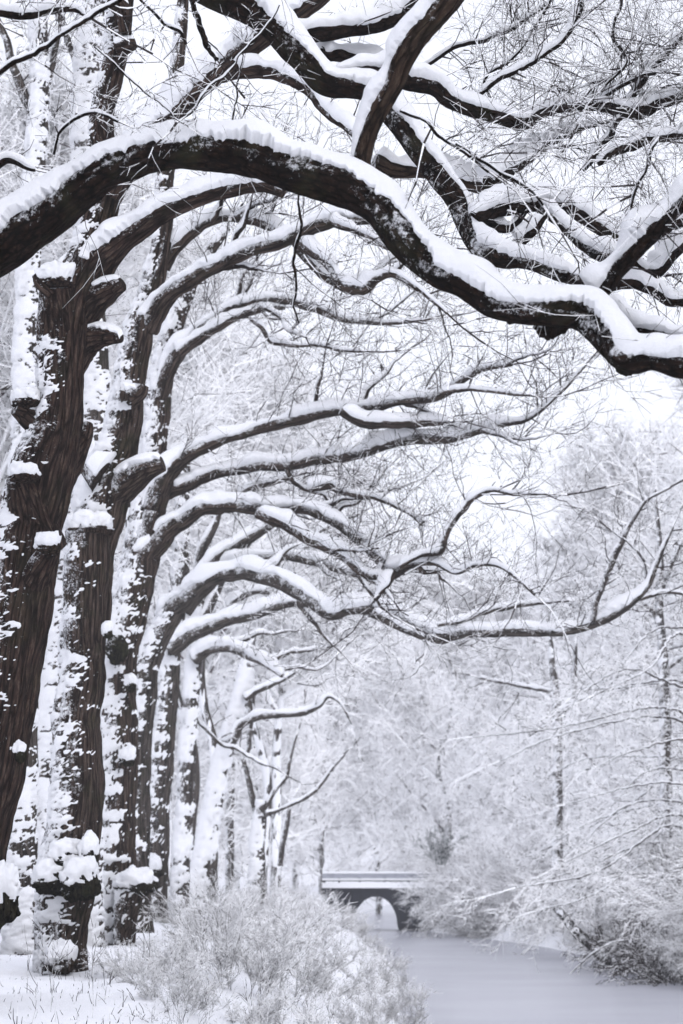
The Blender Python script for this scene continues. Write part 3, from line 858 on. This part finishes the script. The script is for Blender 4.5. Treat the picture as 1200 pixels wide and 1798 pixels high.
# --- fifth tree
Et = Tree('row_tree', (270, 1608), 53, 'fifth trunk of the row, clumped with snow, one level limb at its fork', group='trees lining the left bank', bark=M_BARKG, seed=6)
Et.limb([(330, 760, 8), (322, 860, 11), (318, 960, 14), (312, 1050, 17), (300, 1130, 20), (291, 1220, 20), (283, 1330, 21), (275, 1450, 23), (270, 1600, 24)], [53], name='trunk', step=4.0, sides=48, lump=0.16, ridge=0.03,
        plast=(0.0, 0.07, 1.0, 1.0), to_ground=True, snow=False)
Et.limb([(300, 1140, 17), (330, 1114, 15), (370, 1100, 12), (420, 1085, 11), (470, 1073, 10), (520, 1058, 8), (550, 1062, 5), (600, 1066, 3)], [52.5, 51], H=0.24, tw=3, forks=3)
Et.limb([(325, 1075, 10), (355, 1040, 9), (390, 1005, 9), (410, 985, 8)], [52.8, 53], H=0.2, tw=1)
Et.limb([(400, 1065, 6), (430, 1045, 6), (460, 1038, 5), (510, 1050, 4)], [54], H=0.25, tw=2)
Et.burl(268, 1530, 18, 12, 52, cap=True, caph=1.3)
Et.twigs(r0=0.014, L=1.6, lv=(5, 4), snow=1.6, gap=0.3, rmin=0.007)

# --- sixth, slender
Ft = Tree('row_tree', (318, 1590), 60, 'slender snow-caked trunk just left of the leaning pale tree', group='trees lining the left bank', bark=M_BARKG, seed=7)
Ft.limb([(385, 860, 5), (362, 960, 8), (350, 1060, 11), (342, 1150, 13), (333, 1260, 14), (326, 1380, 14), (320, 1500, 15), (318, 1585, 16)], [60], name='trunk', step=4.0, sides=36, plast=(0.3, 0.10, 0.7, 0.8), to_ground=True, snow=False)
Ft.limb([(342, 1160, 11), (365, 1140, 9), (400, 1137, 8), (440, 1152, 8), (470, 1168, 6), (497, 1187, 4)], [59.5, 58], H=0.32, tw=2, forks=3)
Ft.limb([(345, 1110, 8), (375, 1050, 8), (400, 1000, 6), (440, 950, 4)], [60], H=0.2, tw=2)
Ft.twigs(r0=0.015, L=1.6, lv=(5, 4), snow=1.6, gap=0.3, rmin=0.008)

# --- leaning pale tree
Ht = Tree('leaning_tree', (342, 1595), 64, 'pale trunk leaning right, snow packed along its upper side, with bare drooping branches', bark=M_BARKG, seed=8)
Ht.limb([(440, 1120, 8), (432, 1180, 11), (420, 1235, 13), (405, 1290, 14), (390, 1345, 14), (375, 1420, 16), (362, 1490, 17), (348, 1560, 18), (342, 1590, 19)], [64], name='trunk', step=4.0, sides=36, plast=(0.55, 0.12, 0.7, 0.9), to_ground=True, snow=False)
Ht.limb([(408, 1300, 8), (425, 1275, 7), (450, 1260, 6), (490, 1256, 6), (530, 1252, 6), (560, 1240, 4), (578, 1224, 3), (598, 1235, 2), (612, 1260, 2)], [63, 62], H=0.16, tw=1.5)
Ht.limb([(430, 1225, 7), (450, 1212, 6), (475, 1203, 5), (495, 1195, 4), (520, 1180, 2)], [63.5], H=0.1, tw=1.5)
Ht.limb([(331, 1246, 2.5), (350, 1275, 3), (383, 1307, 3), (420, 1325, 3), (470, 1345, 2)], [61], H=0.06, tw=0.5, name='branch')
Ht.limb([(435, 1170, 5), (440, 1260, 5), (436, 1330, 4)], [66], H=0.05, tw=0.5, name='branch')
Ht.twigs(r0=0.014, L=1.3, lv=(4, 3), snow=1.4, gap=0.35, rmin=0.007)

# --- small forked tree behind the bank shrubs
Gt = Tree('forked_tree', (450, 1570), 72, 'short snow-plastered tree with brown patch and up-curving bare branches above the shrubs', bark=M_BARKG, seed=9)
Gt.limb([(462, 1405, 9), (456, 1450, 12), (450, 1490, 13), (452, 1530, 13), (448, 1568, 14)], [72], name='trunk', step=2.5, sides=28, plast=(0.15, 0.08, 0.7, 1.2), to_ground=True, snow=False)
Gt.limb([(465, 1430, 6), (490, 1422, 3), (525, 1405, 3.5), (555, 1388, 3.5), (582, 1352, 3), (605, 1325, 2)], [71.5], H=0.05, tw=1.2)
Gt.limb([(462, 1425, 5), (485, 1388, 3.5), (505, 1360, 3.5), (512, 1320, 3), (522, 1290, 2)], [72], H=0.05, tw=1)
Gt.limb([(452, 1430, 6), (442, 1395, 6), (434, 1365, 5), (428, 1330, 4)], [72.5], H=0.08, tw=1)
Gt.limb([(490, 1520, 5), (498, 1470, 5), (508, 1420, 4)], [74], H=0.06, tw=1)
Gt.twigs(r0=0.014, L=1.2, lv=(4, 3), snow=1.4, gap=0.3, rmin=0.008)

# --- pale plastered trunks behind the row
def pale_tree(label, base, Y, pts, limbs, seed, cov=0.42):
    t = Tree('plastered_tree', base, Y, label, group='pale trunks behind the row', bark=M_BARKG, seed=seed)
    t.limb(pts, [Y], name='trunk', step=3.5, sides=36, plast=(cov, 0.07, 1.1, 0.6), to_ground=True, snow=False)
    for p in limbs:
        t.limb(p, [Y], H=0.2, tw=2.0)
    t.twigs(r0=0.012, L=1.5, lv=(5, 4), snow=1.6, gap=0.35, rmin=0.006)
    return t

pale_tree('pale snow-plastered trunk showing between the two nearest dark trunks', (75, 1600), 45,
          [(120, 700, 16), (112, 850, 20), (105, 1000, 24), (92, 1150, 25), (82, 1300, 26), (75, 1590, 28)],
          [[(112, 850, 12), (60, 760, 9), (20, 640, 6)]], 20)
pale_tree('pale plastered trunk rising in the upper corner beyond the arching limb', (40, 1640), 34,
          [(70, -60, 13), (68, 60, 16), (72, 160, 17), (66, 260, 18), (55, 420, 19), (45, 700, 22), (40, 1200, 26), (40, 1600, 28)],
          [[(70, 240, 11), (40, 160, 9), (10, 70, 7), (-20, 0, 5)], [(70, 200, 8), (90, 110, 7), (110, 30, 5)]], 21)
pale_tree('white plastered trunk close behind the upper part of the nearest row trunk', (150, 1630), 36,
          [(170, -40, 22), (160, 60, 24), (152, 160, 24), (150, 260, 24), (160, 480, 26), (165, 700, 28), (150, 1100, 30), (150, 1600, 32)],
          [[(155, 180, 10), (130, 100, 7), (100, 20, 5)]], 22)

# ------------------------------------------------------------------ bridge
BY = 102.0
def zpx(py):
    return float(at(600, py, BY)[2])
def xpx(px):
    return float(at(px, HOR, BY)[0])
M_STONE = plain_material('dark_stone', (0.016, 0.018, 0.027), var=0.4, scale=3)
M_RAIL = plain_material('rail_grey', (0.33, 0.34, 0.39), var=0.2, scale=3)
BR = thing('bridge', (xpx(660), BY, 0), 'low stone arch bridge with snow along its deck and railing, crossing the river', 'bridge')
def box_mesh(name, x0, x1, y0, y1, z0, z1, mat, rough=0.0, seed=0, nx=2):
    xs = np.linspace(x0, x1, nx)
    sec = np.array([(y0, z0), (y1, z0), (y1, z1), (y0, z1)])
    V = np.array([[(x, y, z) for y, z in sec] for x in xs], float)
    if rough:
        V[:, 2:, 2] += rough * fbm(np.stack([xs * 1.7, 0 * xs, 0 * xs], 1), 3, seed)[:, None]
    Q = list(grid_quads(nx, 4, True)) + [(3, 2, 1, 0), tuple(4 * (nx - 1) + k for k in range(4))]
    return raw_mesh(name, V, np.array(Q), [mat])
def bpart(name, *a, parent=None, **k):
    o = obj(name, box_mesh(name, *a, **k), parent or BR)
    return o
ox = xpx(660)
bx0, bx1 = xpx(566) - ox, xpx(900) - ox
# arch wall: columns of quads around the opening
zt = zpx(1563)
ax0, ax1, azt = xpx(619) - ox, xpx(701) - ox, zpx(1574)
xs = np.unique(np.r_[np.linspace(bx0, ax0, 12), np.linspace(ax0, ax1, 41), np.linspace(ax1, bx1, 20)])
cx, hw = (ax0 + ax1) / 2, (ax1 - ax0) / 2
inside = np.abs(xs - cx) < hw + 1e-6
zb = np.where(inside, 0.15 + (azt - 0.15) * np.sqrt(np.clip(1 - ((xs - cx) / hw) ** 2, 0, 1)), -0.6)
rowsf = [np.stack([xs, 0 * xs + y, z], 1) for y, z in ((0, zb), (0, 0 * xs + zt), (3.2, 0 * xs + zt), (3.2, zb))]
V = np.stack(rowsf, 1)
obj('arch_wall', raw_mesh('arch_wall', V, grid_quads(len(xs), 4, True), [M_STONE]), BR)
for k in range(9):
    a0, a1 = math.pi * k / 9 + 0.02, math.pi * (k + 1) / 9 - 0.02
    P = []
    for y in (-0.06, 0.3):
        for rr, a in ((1.0, a0), (1.14, a0), (1.14, a1), (1.0, a1)):
            P.append((cx + hw * rr * math.cos(a), y, 0.15 + (azt - 0.15 + (rr - 1) * 1.1) * math.sin(a)))
    Q = np.array([(0, 3, 2, 1), (4, 5, 6, 7), (0, 1, 5, 4), (1, 2, 6, 5), (2, 3, 7, 6), (3, 0, 4, 7)])
    obj('arch_stone', raw_mesh('arch_stone', np.array(P), Q, [M_STONE]), BR)
deck = bpart('deck', bx0, bx1, -0.25, 3.4, zt + 0.004, zt + 0.12, M_STONE)
bpart('deck_snow', bx0, bx1, -0.32, 3.3, zt + 0.124, zpx(1549), M_SNOW, parent=deck, rough=0.07, seed=3, nx=90)
bpart('lower_rail', bx0, bx1, -0.12, 0.0, zpx(1547.5), zpx(1546), M_STONE)
r1 = bpart('rail_board', bx0, bx1, -0.1, 0.0, zpx(1542), zpx(1534), M_RAIL)
bpart('rail_snow', bx0, bx1, -0.16, 0.06, zpx(1534) + 0.003, zpx(1530), M_SNOW, parent=r1, rough=0.04, seed=5, nx=90)
bpart('rail_snow', bx0, bx1, -0.15, 0.05, zpx(1546) + 0.003, zpx(1542.5), M_SNOW, rough=0.03, seed=6, nx=90)
for k, pxx in enumerate((570, 596, 632, 676, 718, 762, 806)):
    bpart('rail_post', xpx(pxx) - ox - 0.07, xpx(pxx) - ox + 0.07, 0.004, 0.16, zt + 0.1, zpx(1531.5), M_STONE)
r2 = bpart('rail_board', bx0, bx1, 3.1, 3.2, zpx(1542), zpx(1534), M_RAIL)

# ------------------------------------------------------------------ snow-laden wood: prototypes
def crown_tree(seed, H, R, n1=46, n2=11, n3=9, n4=0, low=0.08, up=0.12, r_tw=0.016, ang0=0.9, snow=1.9, gap=0.04, mats=None, label=None, trunk_r=0.22, curl=0.11, cat='tree', name='wood_tree'):
    rng = np.random.default_rng(seed)
    root = thing(name, (0, 0, 0), label or '', cat)
    k = 14
    zz = np.linspace(-0.4, H * 0.93, k)
    C = np.stack([0.35 * fbm(np.stack([zz * 0.25, 0 * zz, 0 * zz], 1), 2, seed) * zz / 4, 0.35 * fbm(np.stack([zz * 0.25, 0 * zz + 9, 0 * zz], 1), 2, seed) * zz / 4, zz], 1)
    rr = trunk_r * np.linspace(1.15, 0.12, k)
    Cs, rs, us = spline(np.c_[C, rr], H / 70)
    P, d, bc, T = tube_grid(Cs, rs, us, 14, 0.12, 0.0, seed)
    tr = obj('trunk', raw_mesh('trunk', P, grid_quads(len(Cs), 14, True), [M_BARKG], smooth=True, attr=bc), root)
    V2, Q2 = plaster(P, d, bc, Cs, 0.1, 0.035, seed + 3, fs=1.1, bias=1.0)
    V2, Q2 = compact(V2, Q2)
    obj('blown_snow', raw_mesh('blown_snow', V2, Q2, [M_SNOW], smooth=True), tr, kind='stuff')
    t = np.sort(rng.uniform(low, 1.0, n1))
    i = np.minimum((t * (len(Cs) - 1)).astype(int), len(Cs) - 1)
    az = rng.uniform(0, 2 * math.pi, n1)
    el = rng.normal(0.45, 0.22, n1) + 0.6 * t
    D = np.stack([np.cos(az) * np.cos(el), np.sin(az) * np.cos(el), np.sin(el)], 1)
    prof = np.sin(np.pi * np.clip(t * 0.75 + 0.2, 0, 1)) ** 0.6
    L = R * prof * rng.uniform(0.7, 1.15, n1) * 1.15
    P1, R1 = grow(rng, Cs[i], D, L, np.maximum(rs[i] * 0.42, 0.03), 9, 0.14, up * 0.6)
    sets = [(P1, R1)]
    s, dd, rr, _ = children(rng, P1, R1, n2, 0.75, 0.12)
    L2 = np.repeat(L, n2) * rng.uniform(0.2, 0.5, len(s))
    P2, R2 = grow(rng, s, dd, L2, np.clip(rr * 0.5, r_tw * 1.2, 0.05), 6, curl, up)
    sets.append((P2, R2))
    s, dd, rr, _ = children(rng, P2, R2, n3, ang0, 0.1)
    L3 = np.maximum(np.repeat(L2, n3) * rng.uniform(0.3, 0.7, len(s)), 0.35)
    P3, R3 = grow(rng, s, dd, L3, np.full(len(s), r_tw), 3, curl, up, taper=0.5)
    sets.append((P3, R3))
    if n4:
        s, dd, rr, _ = children(rng, P3, R3, n4, ang0, 0.1)
        L4 = np.repeat(L3, n4) * rng.uniform(0.35, 0.7, len(s))
        P4, R4 = grow(rng, s, dd, L4, np.full(len(s), r_tw * 0.8), 2, curl, up, taper=0.6)
        sets.append((P4, R4))
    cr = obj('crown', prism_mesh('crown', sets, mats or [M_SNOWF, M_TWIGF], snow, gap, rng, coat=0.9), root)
    return root

def shrub(seed, H, R, stems, n2, n3, n4=0, r_tw=0.006, droop=0.0, snow=1.8, gap=0.2, mats=None, name='shrub', cat='shrub', spread=0.7, cu=0.06, ang=0.55, coat=0.8):
    rng = np.random.default_rng(seed)
    root = thing(name, (0, 0, 0), '', cat)
    az = rng.uniform(0, 2 * math.pi, stems)
    q = np.sqrt(rng.uniform(0, 1, stems))
    st = np.stack([np.cos(az) * q * R * 0.35, np.sin(az) * q * R * 0.35, np.full(stems, -0.15)], 1)
    D = np.stack([np.cos(az) * spread * q, np.sin(az) * spread * q, np.ones(stems)], 1) + rng.normal(size=(stems, 3)) * 0.12
    L = H * rng.uniform(0.4, 1.3, stems)
    P1, R1 = grow(rng, st, D, L, np.full(stems, r_tw * 2.0), 9, 0.09, -droop, taper=0.4)
    st_o = obj('stems', prism_mesh('stems', [(P1, R1)], [M_SNOWF, mats[1] if mats else M_TWIG], snow * 0.6, gap, rng), root, kind='stuff')
    s, dd, rr, _ = children(rng, P1, R1, n2, ang, 0.1)
    L2 = np.repeat(L, n2) * rng.uniform(0.15, 0.42, len(s))
    P2, R2 = grow(rng, s, dd, L2, np.full(len(s), r_tw * 1.25), 5, cu, -droop)
    s, dd, rr, _ = children(rng, P2, R2, n3, ang, 0.1)
    L3 = np.repeat(L2, n3) * rng.uniform(0.25, 0.6, len(s))
    P3, R3 = grow(rng, s, dd, L3, np.full(len(s), r_tw), 3, cu, -droop, taper=0.5)
    sets = [(P2, R2), (P3, R3)]
    if n4:
        s, dd, rr, _ = children(rng, P3, R3, n4, ang, 0.1)
        L4 = np.repeat(L3, n4) * rng.uniform(0.3, 0.6, len(s))
        P4, R4 = grow(rng, s, dd, L4, np.full(len(s), r_tw * 0.85), 2, cu, -droop, taper=0.6)
        sets.append((P4, R4))
    obj('twigs', prism_mesh('twigs', sets, mats or [M_SNOWF, M_TWIG], snow, gap, rng, coat=coat), root, kind='stuff')
    return root

def place(proto, used, X, Y, s, rz, label, group, dz=-0.05, sz=None):
    o = proto if not used.get(proto.name) else dup(proto)
    used[proto.name] = True
    o.location = (X, Y, float(ground_z(X, Y)) + dz)
    o.rotation_euler = (0, 0, rz)
    o.scale = (s, s, sz or s)
    o['label'] = label
    if group:
        o['group'] = group
    elif 'group' in o:
        del o['group']
    return o

used = {}
W = [crown_tree(301, 20, 6.0, 50, 11, 9, n4=2), crown_tree(302, 22, 7.0, 54, 11, 9, n4=2, up=0.16), crown_tree(305, 23, 6.5, 50, 11, 9, n4=2, up=0.06, low=0.38), crown_tree(306, 21, 6.0, 52, 12, 10, n4=2, up=0.1, low=0.42, r_tw=0.0085)]
rng = random.Random(5)
def wood(spots, label, group, smin=0.9, smax=1.15, kinds=(0, 1)):
    for X, Y in spots:
        s = rng.uniform(smin, smax)
        place(W[3] if Y < 68 and X < 0 else W[rng.choice(kinds)], used, X, Y, s, rng.uniform(0, 6.28), label, group)

# right bank wood, near to far
spots = [(18.5, 74), (22.5, 70), (24, 80), (19.5, 86), (17, 95), (24, 94), (29, 88), (15.5, 106), (20.5, 105), (26, 106), (13, 118), (18, 120), (23, 122), (29, 120), (32, 104)]
wood(spots, 'snow-covered tree in the pale wood on the far right bank', 'trees of the right bank wood', 0.98, 1.18)
# beyond the bridge
spots = [(-6, 128), (-1.5, 136), (3, 142), (8, 132), (12.5, 140), (-11, 134), (-16, 126), (-4, 152), (1.5, 158), (7, 156), (13, 158), (19, 140), (25, 138), (-9, 150), (-15, 150), (-22, 142), (32, 130)]
wood(spots, 'hazy snow-covered tree in the wood behind the bridge', 'trees of the wood behind the bridge', 0.98, 1.2, (0, 1))
# left wood behind the row
spots = [(-12, 50), (-15.5, 58), (-13.5, 66), (-18, 70), (-12.5, 80), (-16.5, 84), (-10.5, 94), (-12, 100), (-18, 94), (-21, 84), (-20, 62), (-14.5, 42), (-10.5, 112), (-5.5, 116), (-17, 110), (-24, 104)]
wood(spots, 'snow-covered tree in the wood behind the left-hand row of trunks', 'trees of the left bank wood', 0.95, 1.25)

wood([(-7.5, 60), (-5.2, 70), (-8.5, 84), (-4.0, 88), (-9.5, 52), (-6.5, 102), (-8.8, 44), (-3.0, 79), (-6.8, 77)], 'tall snow-covered tree with a high crown between the row and the wood', 'high-crowned trees behind the row', 1.0, 1.2, (2,))

# evergreen clump by the bridge
M_IVY = plain_material('evergreen', (0.045, 0.065, 0.062), var=0.4, scale=6)
iv = shrub(410, 2.6, 1.2, 26, 10, 8, r_tw=0.02, droop=0.02, snow=0.5, gap=0.55, mats=[M_SNOWF, M_IVY], name='evergreen_bush', cat='shrub', spread=0.4)
p = at(775, 1500, 96)
place(iv, used, p[0], 96, 0.6, 0.4, 'small dark green evergreen bush standing right above the bridge end', None)
iv.location.z = p[2] - 0.5

# right bank: drooping bushes and two dark trunks
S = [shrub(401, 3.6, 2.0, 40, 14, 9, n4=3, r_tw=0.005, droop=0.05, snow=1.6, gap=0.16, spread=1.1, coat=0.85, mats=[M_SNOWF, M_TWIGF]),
     shrub(402, 2.8, 2.4, 40, 14, 9, n4=3, r_tw=0.005, droop=0.12, snow=1.7, gap=0.22, spread=1.6, mats=[M_SNOWF, M_TWIG]),
     shrub(403, 2.9, 2.2, 40, 13, 8, n4=2, r_tw=0.0062, droop=0.10, snow=1.2, gap=0.34, spread=1.4, coat=0.15, mats=[M_SNOWF, M_TWIG]),
     shrub(404, 1.8, 1.8, 36, 11, 7, n4=1, r_tw=0.009, droop=0.10, snow=0.6, gap=0.72, spread=1.4, coat=0.0, mats=[M_SNOWF, M_TWIG])]
spots = [(13.0, 55), (14.4, 59), (13.2, 63), (12.6, 68), (15.2, 64), (12.2, 73), (14.2, 71), (11.8, 78), (13.8, 79), (11.2, 84), (10.4, 89), (12.8, 88), (9.6, 94), (11.6, 96), (8.8, 99), (10.6, 100), (16.5, 58), (16.8, 68), (14.2, 51), (9.0, 106), (7.0, 109), (15.5, 75), (14.6, 84), (13.5, 92), (11.7, 54.5), (11.4, 57.5), (12.1, 52), (11.0, 64), (10.6, 70), (6.9, 99.5), (7.5, 97.0), (8.2, 94.5), (9.4, 86), (7.4, 92.5)]
for k, (X, Y) in enumerate(spots):
    s = rng.uniform(0.85, 1.3) if k < 24 else rng.uniform(0.55, 0.75) if Y < 90 else rng.uniform(0.85, 1.05)
    place(S[2] if Y < 66 and k % 4 else S[k % 2], used, X, Y, s, rng.uniform(0, 6.28), 'darker twiggy bush on the near right bank around the slanting trunk' if Y < 66 and k % 4 else 'drooping snow-laden bush on the right bank towards the bridge', 'bushes along the right bank')

for X, Y in ((11.0, 57.5), (11.3, 60.5), (10.9, 63.5), (11.9, 62.0), (10.7, 55.2)):
    place(S[3], used, X, Y, rng.uniform(0.9, 1.15), rng.uniform(0, 6.28), 'low dark undergrowth bush at the water line in the lower right corner', 'dark undergrowth on the right bank')

def bank_tree(label, base, Y, limbs, seed, group=None, name='bank_tree'):
    t = Tree(name, base, Y, label, group=group, bark=M_BARKG, seed=seed)
    for k, p in enumerate(limbs):
        t.limb(p, [Y], H=0.14, tw=2.5, name='trunk' if k == 0 else 'limb', to_ground=(k == 0), snow=(k > 0), plast=(-0.45, 0.05, 0.9) if k == 0 else None, step=4.0, sides=16)
    t.twigs(r0=0.016, L=2.0, lv=(6, 5), snow=1.6, gap=0.3, rmin=0.009, up=0.04)
    return t
bank_tree('thin dark trunk standing amid white twigs near the right edge', (1168, 1560), 68,
          [[(1150, 860, 3), (1160, 980, 5), (1158, 1060, 7), (1164, 1160, 9), (1168, 1300, 10), (1168, 1550, 12)],
           [(1165, 1130, 5), (1150, 1080, 4), (1130, 1060, 3)], [(1160, 1050, 5), (1180, 990, 4), (1200, 950, 2)], [(1165, 1180, 5), (1190, 1160, 4), (1230, 1145, 3)]], 31)
bank_tree('two-stemmed thin dark tree under the tip of the long low limb', (978, 1560), 82,
          [[(966, 1110, 3), (970, 1170, 6), (977, 1240, 8), (980, 1380, 8), (978, 1550, 10)], [(977, 1250, 6), (1005, 1230, 5), (1008, 1180, 5), (1012, 1130, 3)], [(974, 1215, 4), (920, 1206, 3), (840, 1190, 2)]], 32)
Wt = Tree('weeping_tree', (1270, 1600), 66, 'white snow-laden tree at the right edge with long boughs sweeping down over the water', bark=M_BARKG, seed=34)
Wt.limb([(1250, 700, 6), (1262, 900, 12), (1268, 1100, 16), (1272, 1300, 18), (1270, 1590, 22)], [66], name='trunk', to_ground=True, snow=False, plast=(-0.2, 0.05, 1.0), step=4, sides=24)
rb = random.Random(8)
for k in range(24):
    y0 = rb.uniform(1080, 1560)
    d0 = 66 + rb.uniform(-1, 1)
    d1 = d0 + rb.uniform(-9, 10)
    ln = rb.uniform(150, 440) * (0.75 if y0 < 1250 else 1.0)
    ye = min(y0 + rb.uniform(20, 230), 1645 + rb.uniform(-50, 15))
    q1, q2 = rb.uniform(-40, 15), rb.uniform(-45, 25)
    Wt.limb([(1268, y0 + 25, 3), (1268 - ln * rb.uniform(0.2, 0.35), y0 + q1, 2), (1268 - ln * rb.uniform(0.55, 0.72), y0 * 0.55 + ye * 0.45 + q2, 1.3), (1268 - ln, ye, 0.7)], [d0, d1], H=0.025, tw=1.8, name='bough', sides=8, step=4, wob=0.1)
Wt.twigs(r0=0.009, L=1.6, lv=(6, 4), up=-0.05, snow=2.0, gap=0.12, rmin=0.006, curl=0.1, out=0.9, coat=0.7)
Lt = Tree('slanting_tree', (1092, 1700), 62, 'dark bare trunk slanting down the bank into the frozen river', bark=M_BARK, seed=33)
Lt.limb([(972, 1590, 5), (990, 1608, 7), (1012, 1636, 9), (1040, 1658, 10), (1062, 1680, 11), (1085, 1692, 10), (1110, 1700, 8)], [62, 61, 60], name='trunk', snow=False, plast=(-0.75, 0.03, 1.0), tw=1)
Lt.limb([(1062, 1680, 5), (1052, 1650, 6), (1048, 1625, 7)], [64], name='limb', H=0.1, tw=1)
Lt.limb([(1092, 1655, 1.6), (1068, 1664, 1.5), (1040, 1686, 1.2), (1008, 1706, 0.7)], [60], name='branch', H=0.03, tw=3)
Lt.twigs(r0=0.012, L=1.0, lv=(4, 3), snow=1.6)

# left bank: shrubs between the row and the water
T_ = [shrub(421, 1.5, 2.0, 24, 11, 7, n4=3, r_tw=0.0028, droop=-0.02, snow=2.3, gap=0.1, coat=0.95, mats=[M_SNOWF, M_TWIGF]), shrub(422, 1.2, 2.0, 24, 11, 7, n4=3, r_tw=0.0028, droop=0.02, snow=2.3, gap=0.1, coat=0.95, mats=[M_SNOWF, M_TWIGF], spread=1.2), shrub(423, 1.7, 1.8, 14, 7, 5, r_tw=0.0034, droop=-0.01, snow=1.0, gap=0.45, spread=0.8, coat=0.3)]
spots = [(-0.7, 22.5), (-1.4, 24.0), (-0.1, 25.0), (-0.8, 26.5), (-1.7, 27.5), (0.1, 28.5), (-1.0, 30), (-2.2, 31), (0.3, 32.5), (-0.4, 34), (-1.5, 34.5), (-2.6, 35.5), (0.7, 37), (-0.5, 38), (-1.8, 39), (-3.0, 40), (0.6, 42), (-0.8, 43), (-2.2, 44.5), (-3.5, 45),
         (0.9, 48.5), (-0.7, 49), (-2.2, 50.5), (-3.8, 51.5), (-0.9, 55.5), (-2.6, 57), (-4.2, 58), (-2.0, 64), (-3.6, 66), (-5.2, 66), (-2.8, 74), (-4.6, 76), (-3.4, 84), (-5.2, 86), (-2.6, 93), (-4.2, 97), (0.9, 33), (1.2, 36), (0.5, 26), (0.8, 29.5), (1.4, 41), (1.5, 46), (1.5, 52), (1.5, 58), (0.4, 23.5), (0.2, 61), (-0.6, 68), (0.7, 56), (0.5, 65), (0.9, 70), (0.1, 76), (0.6, 82), (1.2, 62), (-0.3, 58.5), (-2.1, 22.5), (-2.7, 25), (-1.8, 20.8), (-3.2, 27.5), (-0.9, 20.5), (-2.6, 29.5)]
for k, (X, Y) in enumerate(spots):
    s = rng.uniform(0.55, 0.86) * (1.0 if X < -1.3 else 0.85) * (1.0 if X < 0 else 0.8) * (1.0 if Y < 52 else 0.85) * (0.6 if X < -0.085 * Y else 1.0)
    place(T_[2 if k % 9 == 2 else k % 2], used, X, Y, s, rng.uniform(0, 6.28), 'sparse shrub with dark upright stems among the white shrubs of the left bank' if k % 9 == 2 else 'dense white twiggy shrub on the left bank beside the river', 'shrubs on the left bank')

# dry stalks and fine stems sticking out of the snow
rn = np.random.default_rng(77)
n_ = 2400
X = rn.uniform(-6.5, 0.6, n_); Y = 17 + 26 * rn.random(n_) ** 1.3
st = np.stack([X, Y, ground_z(X, Y) - 0.03], 1)
D = np.stack([rn.normal(0, 0.6, n_), rn.normal(0, 0.6, n_), np.ones(n_)], 1)
P, R = grow(rn, st, D, 0.03 + 0.22 * rn.random(n_) ** 2.2, rn.uniform(0.0025, 0.0055, n_), 3, 0.2, 0.0, 0.5)
n2_ = 34
X = rn.uniform(-5.5, 0.5, n2_); Y = rn.uniform(18, 30, n2_)
st = np.stack([X, Y, ground_z(X, Y) - 0.03], 1)
D = np.stack([rn.normal(0, 0.08, n2_), rn.normal(0, 0.08, n2_), np.ones(n2_)], 1)
P5, R5 = grow(rn, st, D, rn.uniform(0.5, 1.1, n2_), np.full(n2_, 0.003), 7, 0.1, 0.0, 0.4)
s, dd, rr, _ = children(rn, P5, R5, 5, 0.6, 0.3)
P6, R6 = grow(rn, s, dd, rn.uniform(0.1, 0.3, len(s)), np.full(len(s), 0.003), 4, 0.15, 0.02, 0.5)
o = obj('dry_grass', prism_mesh('dry_grass', [(P, R), (P5, R5), (P6, R6)], [M_SNOWF, M_TWIG], 0.8, 0.6, rn), kind='stuff', label='dry stalks and weeds poking out of the snowy bank', category='grass')

# ------------------------------------------------------------------ winter haze
hz = bpy.data.materials.new('haze')
hz.use_nodes = True
hn = hz.node_tree.nodes
hn.clear()
ho = hn.new('ShaderNodeOutputMaterial')
hv = hn.new('ShaderNodeVolumePrincipled')
hv.inputs['Color'].default_value = (0.95, 0.95, 1.0, 1)
hv.inputs['Density'].default_value = 0.0008
hv.inputs['Anisotropy'].default_value = 0.0
hz.node_tree.links.new(hv.outputs[0], ho.inputs['Volume'])
V = np.array([[x, y, z] for z in (-2.0, 36.0) for x, y in ((-430, -45), (430, -45), (430, 910), (-430, 910))], float)
Q = np.array([(0, 3, 2, 1), (4, 5, 6, 7), (0, 1, 5, 4), (1, 2, 6, 5), (2, 3, 7, 6), (3, 0, 4, 7)])
obj('haze', raw_mesh('haze', V, Q, [hz]), kind='stuff')
